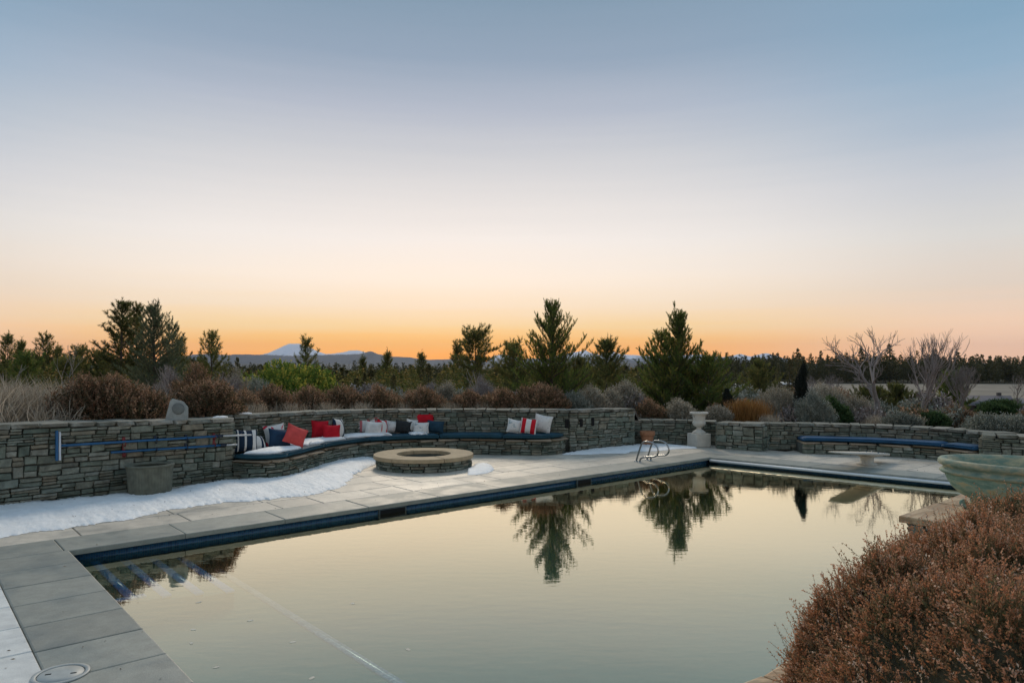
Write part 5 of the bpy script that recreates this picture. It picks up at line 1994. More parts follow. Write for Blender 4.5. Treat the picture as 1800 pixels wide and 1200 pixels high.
# broad green evergreens at the far left
for i, (px, yt, d, w_, lab) in enumerate(((15, 592, 52, 58, 'pine at the left picture edge'), (38, 604, 50, 40, 'slim pine second from the left edge'), (48, 628, 46, 90, 'yellowish rounded pine low at the far left'),
                                          (82, 592, 54, 72, 'full green pine, third skyline pine from the left edge'), (103, 612, 56, 40, 'small pine leaning right of the full green one'),
                                          (140, 618, 50, 80, 'low round evergreen left of the tall open pines'), (178, 625, 44, 90, 'low bright evergreen at the foot of the tall open pines'), (118, 640, 47, 80, 'squat evergreen behind the dry grass at left'))):
    conif(px, yt, d, lab, PINE if i != 2 else YPINE, 'green pines at the far left', wpx=w_, nb=54, z0=0.04, shoot=0.36, spacing=0.34, K=26, nl=0.19, nw=0.015, ang=1.1, trunk_r=0.09, jitter=0.4,
          prof=lambda t: (1 - t) ** 0.55 + 0.08)


# weeping dark spruces
def weeping(px, ytop, d, wpx, label, lean, seed):
    s = spot(px, d)
    H = top_h(px, ytop, d)
    r = np.random.default_rng(seed)
    wood, crown = Soup(), Soup()
    n = 14
    zz = np.linspace(0, H, n)
    tr = np.column_stack([lean * (zz / H) ** 1.5 + 0.03 * np.sin(zz * 6 + seed), np.zeros(n), zz])
    wood.add(*tubes(tr[:-1], tr[1:], 0.045 * (1 - zz[:-1] / H * 0.8), 0.045 * (1 - zz[1:] / H * 0.8), 6))
    m = 950
    t = r.random(m) ** 1.15
    R0 = wpx / 2 / F * d
    prof = np.where(t < 0.82, R0 * (0.95 - 0.55 * t), R0 * 0.22)
    az = r.random(m) * 6.283
    f = np.sqrt(r.random(m))
    Pb = np.column_stack([np.interp(t * H, zz, tr[:, 0]) + np.cos(az) * prof * f, np.sin(az) * prof * f, t * H + 0.05])
    D = unit(np.column_stack([np.cos(az) * 0.25, np.sin(az) * 0.25, -np.ones(m)]) + r.normal(size=(m, 3)) * 0.12)
    V, Fc = brush(Pb, D, 0.28, 34, 0.04, 0.006, 0.7, r)
    crown.add(V, Fc, np.repeat(r.random(m * 34), 3))
    plant('weeping_spruce', label, 'tree', 'dark weeping spruces', s, [(wood.mesh('trunk', True), BARK), (crown.mesh('crown'), DKGR)], rotz=0)


weeping(1404, 640, 20.3, 28, 'tall dark weeping spruce with bent tip behind the right wall', 0.12, 3)
weeping(1280, 684, 20.8, 24, 'small dark weeping spruce left of the orange grass', -0.03, 4)
# ------------------------------------------------------------------ bare trees
def bare(px, ytop, d, label, seed, **kw):
    s = spot(px, d)
    H = top_h(px, ytop, d)
    w, c = bare_tree(seed, H, **kw)
    return plant('bare_tree', label, 'tree', 'leafless trees at the right', s, [(w, GREYBARK), (c, TWIG)], rotz=kw.get('rz', 0))


bare(1541, 574, 24.5, 'leafless tree with a thick trunk and arching limbs at right', 21, spread=0.7, levels=6, trunk_r=0.12, first=0.36, nsplit=2, upk=0.42, lens=(0.26, 0.84))
bare(1616, 577, 23.5, 'leafless tree with many upswept branches, middle of the bare ones', 34, spread=0.36, levels=6, trunk_r=0.08, first=0.12, nsplit=3, upk=0.8, lens=(0.26, 0.88))
bare(1692, 640, 29, 'reddish leafless multi stemmed tree left of the house', 45, spread=0.38, levels=5, trunk_r=0.075, nsplit=3, upk=0.7, multi=4, lens=(0.3, 0.8))
bare(1790, 655, 36, 'thin leafless tree at the right picture edge', 52, spread=0.5, levels=5, trunk_r=0.05, first=0.3, nsplit=2, upk=0.4)
for i, (px, yt, d, lab) in enumerate(((1455, 655, 34, 'grey leafless thicket tree left of the thick trunked one'), (1425, 655, 38, 'low leafless thicket tree behind the weeping spruce'))):
    bare(px, yt, d, lab, 60 + i, spread=0.7, levels=6, trunk_r=0.05, nsplit=2, upk=0.25, multi=2, lens=(0.22, 0.8))
for i, (px, yt, d, lab) in enumerate(((117, 615, 33, 'thin leafless sapling, left of the two behind the dry grass'), (120, 605, 34, 'taller thin leafless sapling behind the dry grass'), (24, 640, 30, 'thin leafless sapling at the far left'), (846, 650, 27, 'thin pale leafless sapling left of the tallest young pine'), (310, 640, 21, 'leaning leafless sapling above the rock'))):
    bare(px, yt, d, lab, 80 + i, spread=0.3, levels=3, trunk_r=0.022, first=0.5, nsplit=2, upk=0.5)

# ------------------------------------------------------------------ shrubs behind the walls
VAR = {}


def variant(key, fn):
    if key not in VAR:
        VAR[key] = fn()
    return VAR[key]


def shrub(px, ytop, d, wpx, label, kind, seed, group, dy=1.0):
    s = spot(px, d)
    rx = wpx / 2 / F * d
    h = max(0.18, top_h(px, ytop, d))
    ry = rx * dy
    n = int(min(5200, 1100 + 2000 * rx * 2 * max(h, 0.5)))
    sd = seed * 13 + int(px)
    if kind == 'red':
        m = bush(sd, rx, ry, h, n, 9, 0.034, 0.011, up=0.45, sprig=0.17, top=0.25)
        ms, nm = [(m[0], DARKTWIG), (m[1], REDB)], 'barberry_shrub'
    elif kind == 'rabbit':
        m = bush(sd, rx, ry, h, n, 7, 0.04, 0.008, up=0.75, sprig=0.22, inner=0.3, top=0.15)
        ms, nm = [(m[0], GREYBARK), (m[1], RABB)], 'rabbitbrush'
    elif kind == 'sage':
        m = bush(sd, rx, ry, h, n, 8, 0.036, 0.009, up=0.6, sprig=0.2, inner=0.35)
        ms, nm = [(m[0], GREYBARK), (m[1], SAGE)], 'sagebrush'
    elif kind == 'green':
        m = bush(sd, rx, ry, h, int(n * 1.3), 8, 0.075, 0.028, up=0.5, sprig=0.2, top=0.2)
        ms, nm = [(m[0], BARK), (m[1], GRNB)], 'green_shrub'
    elif kind == 'dull':
        m = bush(sd, rx, ry, h, int(n * 1.3), 8, 0.055, 0.02, up=0.5, sprig=0.18)
        ms, nm = [(m[0], BARK), (m[1], DULL)], 'green_shrub'
    elif kind == 'twig':
        m = bush(sd, rx, ry, h, n, 6, 0.10, 0.0035, up=0.6, sprig=0.3, inner=0.2, stems=120)
        ms, nm = [(m[0], GREYBARK), (m[1], TWIG)], 'twiggy_shrub'
    return plant(nm, label, 'shrub', group, s, ms, rotz=0, names=('stems', 'foliage'))


RG = 'reddish shrubs along the wall'
for i, a in enumerate((
        (208, 676, 12.5, 170, 'dark reddish shrub left of the rock on the wall'), (372, 676, 13.7, 96, 'large reddish shrub right of the rock on the wall'), (345, 652, 19.5, 90, 'tall rust tipped shrub behind the rock'),
        (150, 676, 12.2, 120, 'low reddish shrub amid the dry grass at left'),
        (478, 688, 16.6, 88, 'brown shrub above the coral pillow'), (545, 690, 17.6, 82, 'dark rounded shrub above the red pillows'), (604, 688, 18.2, 68, 'rounded rusty shrub left of the middle of the wall'),
        (668, 690, 18.4, 76, 'rounded rusty shrub above the white pillows'), (745, 690, 18.5, 72, 'clipped dark rusty shrub above the slate pillow'), (826, 697, 18.8, 60, 'low rusty shrub right of the pale tuft'),
        (882, 693, 18.6, 74, 'low red shrub left of the large rounded one'), (952, 682, 18.6, 92, 'large rounded rusty shrub below the tallest young pine'), (1142, 712, 19.6, 50, 'low brown shrub where the tall wall ends'),
        (1683, 722, 21, 66, 'rounded reddish shrub below the right bare tree'), (430, 696, 15.7, 60, 'small brown shrub above the striped pillows'), (1470, 690, 24, 90, 'low reddish scrub behind the weeping spruce'))):
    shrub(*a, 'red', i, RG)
RB = 'pale rabbitbrush behind the walls'
for i, a in enumerate((
        (420, 664, 21, 56, 'pale silvery rabbitbrush left of the green shrub'), (785, 682, 20.2, 34, 'pale upright tuft between the rusty shrubs'), (1040, 690, 19.5, 48, 'pale tan rabbitbrush above the wall slots'),
        (1102, 680, 20.5, 56, 'tall tan rabbitbrush at the end of the tall wall'), (1195, 714, 19.6, 46, 'pale rabbitbrush left of the urn'), (1262, 727, 19.4, 40, 'low pale rabbitbrush right of the urn'),
        (1368, 690, 21, 74, 'tan rabbitbrush left of the weeping spruce'), (1075, 694, 19.8, 30, 'small tan rabbitbrush between the two tan ones'), (1450, 684, 22, 84, 'wide tan rabbitbrush right of the weeping spruce'), (1505, 706, 21, 60, 'tan rabbitbrush left of the thick bare trunk'))):
    shrub(*a, 'rabbit', i, RB)
SG = 'grey sagebrush behind the walls'
for i, a in enumerate(((1005, 700, 19.0, 56, 'dark grey green sage right of the large rusty shrub'), (1400, 705, 22.5, 60, 'grey sage beside the weeping spruce'), (455, 676, 18.5, 50, 'grey sage left of the green shrub'),
                       (1430, 700, 19.8, 60, 'green grey sage right behind the weeping spruce'), (1735, 742, 15.8, 60, 'pale grey green sage spilling over the right wall'), (1788, 744, 15.4, 60, 'pale sage at the right edge above the wall'), (1585, 738, 18.2, 50, 'low pale sage on the wall below the bare trees'))):
    shrub(*a, 'sage', i, SG)
GG = 'green shrubs beyond the terrace'
for i, a in enumerate(((514, 646, 26, 235, 'big glossy green shrub with yellow tips left of centre'), (1462, 712, 20.5, 50, 'small green shrub right of the weeping spruce'), (1390, 715, 21.5, 46, 'small dull green shrub left of the weeping spruce'), (1640, 735, 20, 40, 'small green shrub behind the right wall'), (1758, 709, 30, 64, 'fresh green rounded evergreen shrub before the far house'))):
    shrub(*a, 'green' if i == 0 else 'dull', 2 if i == 0 else i, GG)
TG = 'leafless twiggy shrubs'
for i, a in enumerate(((660, 684, 32, 60, 'leafless grey brush beyond the middle wall'), (760, 683, 33, 60, 'leafless brown brush below the warm tipped pine'), (850, 678, 28, 70, 'leafless brown brush below the orange crowned pine'), (585, 682, 34, 50, 'leafless pinkish brush right of the green shrub'),
                       (400, 680, 16.5, 44, 'leafless brush above the left wall end'), (300, 662, 24, 60, 'leafless brush behind the rock'))):
    shrub(*a, 'twig', i, TG)

# dry grass at the left and the orange clump
for i, (px, yt, d, wpx, n, lab) in enumerate(((20, 655, 11.8, 150, 1500, 'dry pale grass clump at the left edge above the wall'), (95, 652, 14.2, 150, 1500, 'dry pale grass clump, second from the left edge'),
                                             (175, 660, 17, 140, 1300, 'dry pale grass clump left of the juniper'), (60, 662, 17.5, 150, 1200, 'dry pale grass behind the leftmost clump'), (245, 664, 19, 110, 1000, 'dry grass at the foot of the juniper'), (-50, 650, 11.0, 120, 900, 'dry grass clump beyond the left edge'),
                                             (130, 685, 12.6, 150, 900, 'short dry grass close behind the left wall'), (45, 690, 11.4, 150, 900, 'short dry grass close behind the wall at the left edge'))):
    s = spot(px, d)
    rx = wpx / 2 / F * d
    me = grass_clump(300 + i, rx, rx * 0.7, top_h(px, yt, d), n, w=0.0055, spread=0.7, arch=0.55, cl=14)
    plant('grass_clump', lab, 'grass', 'dry grass above the left wall', s, [(me, STRAW)], rotz=0, names=('blades',))
for i, px in enumerate((452, 512, 576, 636, 708, 788, 850, 915, 1000, 1060, 1128, 1350, 1540, 1600)):
    d = SEATW.at(SEATW.ray(px) or 0)[1] + 1.3 if px < 990 else 19.4
    h_ = top_h(px, 700 if px < 1120 else 722, d)
    plant('grass_clump', 'tuft of dry tan grass between the shrubs, %s from the left along the wall' % ('first', 'second', 'third', 'fourth', 'fifth', 'sixth', 'seventh', 'eighth', 'ninth', 'tenth', 'eleventh', 'twelfth', 'thirteenth', 'fourteenth')[i],
          'grass', 'dry grass tufts between the shrubs', spot(px, d), [(grass_clump(500 + i, 0.35, 0.3, max(0.3, h_), 420, w=0.004, spread=0.6, arch=0.5), STRAW)], rotz=0, names=('blades',))
s = spot(1312, 19.8)
plant('grass_clump', 'bright orange ornamental grass clump behind the right wall', 'grass', None, s, [(grass_clump(400, 0.62, 0.35, top_h(1312, 698, 19.8), 2600, w=0.005, spread=0.35, arch=0.4), ORNG)], rotz=0, names=('blades',))


# low scrub everywhere between bed and woods: uncountable
def scatter_scrub():
    r = np.random.default_rng(90)
    base = []
    for k in range(5):
        _, c = bush(900 + k, 0.6, 0.6, 0.55, 150, 5, 0.13, 0.03, up=0.5, sprig=0.3, stems=4)
        nv = len(c.vertices)
        V = np.empty(nv * 3, np.float32)
        c.vertices.foreach_get('co', V)
        T = np.empty(nv, np.float32)
        c.attributes['tint'].data.foreach_get('value', T)
        f4 = np.array([p.vertices[:] for p in c.polygons if len(p.vertices) == 4])
        base.append((V.reshape(-1, 3), T, f4))
        bpy.data.meshes.remove(c)
    sets = {'sagebrush_scrub': (Soup(), SAGE), 'dry_scrub': (Soup(), TWIG), 'rusty_scrub': (Soup(), REDB)}
    keys = list(sets)
    for i in range(420):
        d = 20 + 75 * r.random() ** 1.5
        px = -150 + 2100 * r.random()
        p = spot(px, d)
        V, T, f4 = base[r.integers(5)]
        a = r.random() * 6.28
        s = 0.4 + 0.7 * r.random() * (1 + d / 90)
        if px > 1640 and d > 24:
            s *= 0.5
        Rm = np.array([[math.cos(a), -math.sin(a), 0], [math.sin(a), math.cos(a), 0], [0, 0, 1]])
        if d < 24 and s > 0.8:
            s = 0.7
        sets[keys[r.choice(3, p=[0.5, 0.25, 0.25])]][0].add(V @ Rm.T * s + np.array(p), f4, T)
    for k, (sp, mt) in sets.items():
        o = ob(k, sp.mesh(k), mt)
        tag(o, {'sagebrush_scrub': 'low grey sagebrush scrub covering the slope beyond the walls', 'dry_scrub': 'low leafless scrub covering the slope beyond the walls', 'rusty_scrub': 'low rusty scrub dotted over the slope beyond the walls'}[k], 'scrub', kind='stuff')


scatter_scrub()

# ------------------------------------------------------------------ woods
FARM = []
for k, (n, sl, br) in enumerate(((260, 0.17, 0.10), (260, 0.21, 0.14), (260, 0.14, 0.06), (240, 0.19, 0.25), (260, 0.24, 0.12), (460, 0.26, 0.03), (420, 0.22, 0.04))):
    w, c = far_pine(700 + k, n, sl, br)
    FARM.append((w, c))
FARMESH = [(w.mesh('trunk'), c.mesh('crown')) for w, c in FARM]


def woods():
    r = np.random.default_rng(77)
    cnt = 0
    rows = []

    def one(px, ytop, d, label, group, k=None, wide=1.0):
        nonlocal cnt
        x = (px - 900) / F * d
        z = ground_z(x, d)
        H = CH - (ytop - HZ) / F * d - z
        if H < 1.5:
            return
        w, c = FARMESH[int(r.integers(5)) if k is None else k]
        kk = FARMESH.index((w, c))
        shape = ('slender', 'broad', 'spire like', 'bare trunked', 'wide crowned', 'bushy', 'full')[kk]
        px_ = ('short', 'middling', 'tall')[0 if ytop > 655 else (1 if ytop > 643 else 2)]
        marks = [(90, 'at the far left edge'), (190, 'left of the tall open pines'), (330, 'behind the juniper'), (420, 'left of the snowy peak'), (500, 'behind the green shrub'), (570, 'below the snowy peak'), (640, 'below the far ridge'), (700, 'near the pointed pine'),
                 (770, 'near the warm tipped pine'), (860, 'behind the orange crowned pine'), (930, 'left of the tallest young pine'), (1010, 'behind the tallest young pine'), (1090, 'between the two young pines'), (1160, 'left of the broad young pine'), (1260, 'behind the broad young pine'),
                 (1330, 'above the orange grass'), (1400, 'behind the cone shaped pine'), (1480, 'above the weeping spruce'), (1570, 'behind the thick trunked bare tree'), (1650, 'behind the upswept bare tree'), (1720, 'above the far house'), (9999, 'at the far right edge')]
        label = '%s %s %s %s' % (px_, shape, label, next(m for lim, m in marks if px < lim))
        rows.append((label, px, plant('pine_tree', label, 'tree', group, (x, d, z - 0.1), [(w, BARK), (c, FARP)], (H * wide, H * wide, H), float(r.random() * 6.28))))
        cnt += 1
    for i in range(58):                               # middle wood, centre
        d = 85 + 330 * r.random() ** 1.3
        px = 340 + 800 * r.random()
        one(px, r.normal(652 - 6 * (d < 180), 7), d, 'wood pine', 'pines of the middle wood', wide=1.0)
    for i in range(84):                              # nearer young wood
        d = 34 + 60 * r.random() ** 1.2
        px = 330 + 830 * (i + r.random()) / 84
        one(px, r.normal(649, 9), d, 'young thicket pine', 'young pines of the near thicket', k=(1, 4, 5, 6)[int(r.integers(4))], wide=1.5)
    for i in range(18):                               # left wood
        d = 70 + 160 * r.random()
        px = -60 + 430 * r.random()
        one(px, r.normal(630, 9), d, 'wood pine', 'pines of the left wood')
    for i in range(24):                               # right of the young pines
        d = 150 + 300 * r.random()
        px = 1090 + 330 * r.random()
        one(px, r.normal(640, 9), d, 'wood pine', 'pines right of the young pines')
    for i in range(60):                               # skyline of the wood beyond the field
        px = 1260 + 640 * (i + r.random()) / 60
        one(px, 626 + r.normal() * 8 - 8 * (r.random() < 0.12), 575 + 40 * r.random(), 'skyline pine', 'skyline pines beyond the field', wide=0.8 + 0.9 * r.random())
    by = {}
    for lab, px, o in rows:
        by.setdefault(lab, []).append((px, o))
    words = ('first', 'second', 'third', 'fourth', 'fifth', 'sixth', 'seventh', 'eighth', 'ninth', 'tenth', 'eleventh', 'twelfth')
    for lab, l in by.items():
        if len(l) > 1:
            for k, (px, o) in enumerate(sorted(l, key=lambda e: e[0])):
                o['label'] = '%s, %s from left' % (lab, words[min(k, 11)])
    # the rest of the woods read as one mass
    sp, sw = Soup(), Soup()
    spec = [(800, 560, 720, 1180, 1950, 631, 5, 1.5), (520, 300, 900, 250, 1200, 648, 5, 1.4), (300, 400, 1200, -150, 420, 642, 6, 1.3), (1300, 900, 3200, -200, 1950, 643, 4, 1.7), (120, 200, 330, 1080, 1330, 652, 6, 1.2), (420, 90, 380, 250, 1180, 650, 7, 1.5), (130, 90, 250, -60, 380, 632, 7, 1.5)]
    for (n, d0, d1, p0, p1, y, sy, wide) in spec:
        for i in range(n):
            d = d0 + (d1 - d0) * r.random()
            px = p0 + (p1 - p0) * r.random()
            x = (px - 900) / F * d
            z = ground_z(x, d)
            H = max(6.0, min(32.0, CH - (r.normal(y, sy) - HZ) / F * d - z))
            w, c = FARM[int(r.integers(5))]
            V, T, Fq = c.V[0], c.T[0], c.Fd[4][0]
            a = r.random() * 6.28
            Rm = np.array([[math.cos(a), -math.sin(a), 0], [math.sin(a), math.cos(a), 0], [0, 0, 1]])
            m = 60 if d > 900 else 200
            sp.add((V @ Rm.T * np.array([H * wide, H * wide, H]) + np.array([x, d, z]))[:m * 4], Fq[:m], T[:m * 4] * 0.8)
    th = Soup()
    for i in range(300):                              # dense young growth nobody could count
        d = 32 + 55 * r.random()
        px = -80 + 1230 * r.random()
        p_ = spot(px, d)
        H = max(1.4, min(6.0, CH - (r.normal(655, 7) - HZ) / F * d - p_.z))
        w, c = FARM[5 + int(r.integers(2))]
        a = r.random() * 6.28
        Rm = np.array([[math.cos(a), -math.sin(a), 0], [math.sin(a), math.cos(a), 0], [0, 0, 1]])
        th.add(c.V[0] @ Rm.T * np.array([H * 1.5, H * 1.5, H]) + np.array(p_), c.Fd[4][0], c.T[0])
    o = ob('pine_thicket', th.mesh('pine_thicket'), PINE)
    tag(o, 'dense thicket of young pines between the shrubs and the wood', 'thicket', kind='stuff')
    o = ob('far_wood', sp.mesh('far_wood'), FARP)
    tag(o, 'far conifer wood closing the plain below the mountains', 'wood', kind='stuff')
    print('woods', cnt)


woods()


# ------------------------------------------------------------------ far house and barns
def house(name, label, px, d, yaw, L, Wd, Hw, Hr, roofc, wallc, group=None, wing=True):
    x = (px - 900) / F * d
    root = thing(name, label, 'house', (x, d, ground_z(x, d) - 0.2), group, yaw)
    wm = simple(name + '_wall', wallc, 0.9)
    rm = simple(name + '_roof', roofc, 0.8, var=0.15, nscale=1.0, bump=0.3, bscale=8)

    def block(L, Wd, Hw, Hr, off, rot):
        M = Matrix.Rotation(rot, 4, 'Z')
        V = [(-L / 2, -Wd / 2, 0), (L / 2, -Wd / 2, 0), (L / 2, Wd / 2, 0), (-L / 2, Wd / 2, 0), (-L / 2, -Wd / 2, Hw), (L / 2, -Wd / 2, Hw), (L / 2, Wd / 2, Hw), (-L / 2, Wd / 2, Hw), (-L / 2, 0, Hw + Hr), (L / 2, 0, Hw + Hr)]
        V = [tuple(M @ Vector(v) + Vector(off)) for v in V]
        ob('wall', mesh('wall', V, [[(0, 1, 5, 4), (2, 3, 7, 6), (0, 3, 2, 1)], [(1, 2, 6, 9, 5)], [(3, 0, 4, 8, 7)]]), wm, root)
        e = 0.6
        s = Hr / (Wd / 2)
        for sg in (-1, 1):
            R_ = [(-L / 2 - e, sg * (Wd / 2 + e), Hw - s * e), (L / 2 + e, sg * (Wd / 2 + e), Hw - s * e), (L / 2 + e, 0, Hw + Hr), (-L / 2 - e, 0, Hw + Hr)]
            R2 = [(a, b, c + 0.25) for a, b, c in R_]
            V = [tuple(M @ Vector(v) + Vector(off)) for v in R_ + R2]
            ob('roof', mesh('roof', V, [[(0, 1, 2, 3), (7, 6, 5, 4), (0, 4, 5, 1), (1, 5, 6, 2), (2, 6, 7, 3), (3, 7, 4, 0)]]), rm, root)
        for k in range(3):
            p = M @ Vector((-L / 2 + L * (k + 0.5) / 3, -Wd / 2 - 0.02, Hw * 0.55)) + Vector(off)
            ob('window', box_mesh('window', 1.3, 0.12, 1.1, 0.03), BLACK, root, p, (0, 0, rot))
    block(L, Wd, Hw, Hr, (0, 0, 0), 0)
    if wing:
        block(L * 0.55, Wd * 0.8, Hw * 0.9, Hr * 0.85, (L * 0.62, -Wd * 0.35, 0), 0.9)
        ob('chimney', box_mesh('chimney', 0.8, 0.8, 1.6, 0.03), wm, root, (L * 0.30, 0.4, Hw + Hr + 0.1))
    return root


house('far_house', 'low grey roofed house at the edge of the far field', 1735, 165, -0.25, 8.5, 5.5, 2.2, 1.7, (0.145, 0.14, 0.155), (0.075, 0.065, 0.06))
house('far_barn', 'long pale roofed barn far behind the weeping spruce', 1392, 430, 0.1, 14, 7, 2.5, 1.2, (0.62, 0.62, 0.6), (0.12, 0.1, 0.09), wing=False)
house('far_barn', 'small pale roofed shed far left of the weeping spruce', 1304, 400, -0.2, 8, 5, 2.2, 1.0, (0.62, 0.62, 0.6), (0.12, 0.1, 0.09), wing=False)

# pale open field beyond the house
def field():
    V, n = [], 24
    for j in range(13):
        d = 235 + (560 - 235) * j / 12
        for i in range(n + 1):
            px = 1395 + 620 * i / n
            x = (px - 900) / F * d
            V.append((x, d, ground_z(x, d) + 0.25))
    Fc = [(j * (n + 1) + i, j * (n + 1) + i + 1, (j + 1) * (n + 1) + i + 1, (j + 1) * (n + 1) + i) for j in range(12) for i in range(n)]
    o = ob('field', mesh('field', V, [Fc], smooth=True), simple('stubble', (0.22, 0.19, 0.145), 0.95, var=0.3, nscale=0.05, bump=0))
    tag(o, 'pale open stubble field before the right hand wood', kind='structure')


field()


# ------------------------------------------------------------------ mountains
def mountains():
    def ridge(name, label, d, pts, snowline, seed, cols, depth=5000, fade=True):
        r = np.random.default_rng(seed)
        nx, ny = 260, 26
        xs = np.linspace(pts[0][0], pts[-1][0], nx)
        ys = np.interp(xs, [p[0] for p in pts], [p[1] for p in pts])
        # small crags
        crag = np.zeros(nx)
        for f, a in ((0.05, 1.0), (0.11, 0.6), (0.27, 0.35), (0.6, 0.18)):
            crag += a * np.sin(xs * f + r.random() * 6.28)
        top = CH - (ys + crag * 0.5 - HZ) / F * d
        V = []
        base = -120.0
        for j in range(ny):
            v = j / (ny - 1) * 2 - 1                      # front foot .. crest .. back foot
            fall = (1 - abs(v)) ** 1.15
            for i in range(nx):
                yy = d + v * depth
                rough = (0.06 * math.sin(xs[i] * 0.35 + v * 9) + 0.05 * math.sin(xs[i] * 0.9 - v * 17)) * (1 - fall) * 2 * min(1, fall * 4)
                V.append(((xs[i] - 900) / F * d, yy, base + (top[i] - base) * max(0.0, fall + rough * 0.6) if abs(v) > 1e-6 else top[i]))
        Fc = [(j * nx + i, j * nx + i + 1, (j + 1) * nx + i + 1, (j + 1) * nx + i) for j in range(ny - 1) for i in range(nx - 1)]
        m, nt, p = new_mat(name + '_rock')
        g = N(nt, 'ShaderNodeNewGeometry')
        sp = N(nt, 'ShaderNodeSeparateXYZ')
        nt.links.new(g.outputs['Position'], sp.inputs[0])
        nz = N(nt, 'ShaderNodeTexNoise', i_Scale=0.0012, i_Detail=8.0, i_Roughness=0.6)
        nt.links.new(g.outputs['Position'], nz.inputs['Vector'])
        ma = N(nt, 'ShaderNodeMath', operation='MULTIPLY_ADD', i_1=520.0)
        nt.links.new(nz.outputs['Fac'], ma.inputs[0])
        nt.links.new(sp.outputs['Z'], ma.inputs[2])
        mr = N(nt, 'ShaderNodeMapRange', i_1=snowline + 230, i_2=snowline + 300)
        nt.links.new(ma.outputs[0], mr.inputs[0])
        mx = N(nt, 'ShaderNodeMix', data_type='RGBA')
        nt.links.new(mr.outputs[0], mx.inputs['Factor'])
        mx.inputs[6].default_value = (*cols[0], 1)
        mx.inputs[7].default_value = (*cols[1], 1)
        nt.links.new(mx.outputs[2], p.inputs['Base Color'])
        p.inputs['Roughness'].default_value = 0.9
        o = ob(name, mesh(name, V, [Fc], smooth=True), m)
        tag(o, label, kind='structure')
    forest = (0.035, 0.042, 0.04)
    snow = (0.72, 0.75, 0.82)
    ridge('snowy_peak', 'snow covered peak on the left horizon', 27000,
          [(380, 640), (420, 631), (455, 623), (480, 617), (500, 607), (513, 602), (526, 602.5), (540, 608), (556, 616), (572, 621), (600, 618), (616, 615), (630, 614), (642, 618), (660, 626), (700, 638)], 430, 1, (forest, snow))
    ridge('forested_ridge', 'long bluish forested ridge before the snowy peak', 20000,
          [(300, 645), (340, 622), (372, 620), (400, 622), (430, 622), (460, 622), (520, 624), (560, 623), (600, 622), (635, 620), (652, 616), (664, 621), (690, 626), (720, 627), (760, 631), (800, 630), (850, 634), (900, 640)], 900, 2, (forest, snow), 4000)
    ridge('right_peak', 'pale snowy peak right of the tallest young pine', 26000,
          [(850, 640), (868, 624), (880, 622), (900, 623), (920, 629), (960, 630), (990, 622), (1005, 618), (1020, 615), (1028, 613), (1040, 619), (1052, 622), (1075, 616), (1092, 622), (1130, 624), (1180, 624), (1230, 622), (1255, 625), (1280, 626), (1300, 621), (1320, 626), (1345, 620), (1368, 627), (1400, 640)], 300, 3, (forest, snow))
    ridge('low_hills', 'low dark forested hills at the foot of the mountains', 12000,
          [(-300, 643), (-50, 638), (120, 639), (330, 637), (450, 638), (600, 639), (760, 641), (900, 640), (1020, 637), (1150, 638), (1300, 635), (1500, 639), (1750, 638), (2100, 643)], 2000, 4, (forest, snow), 2500)


mountains()


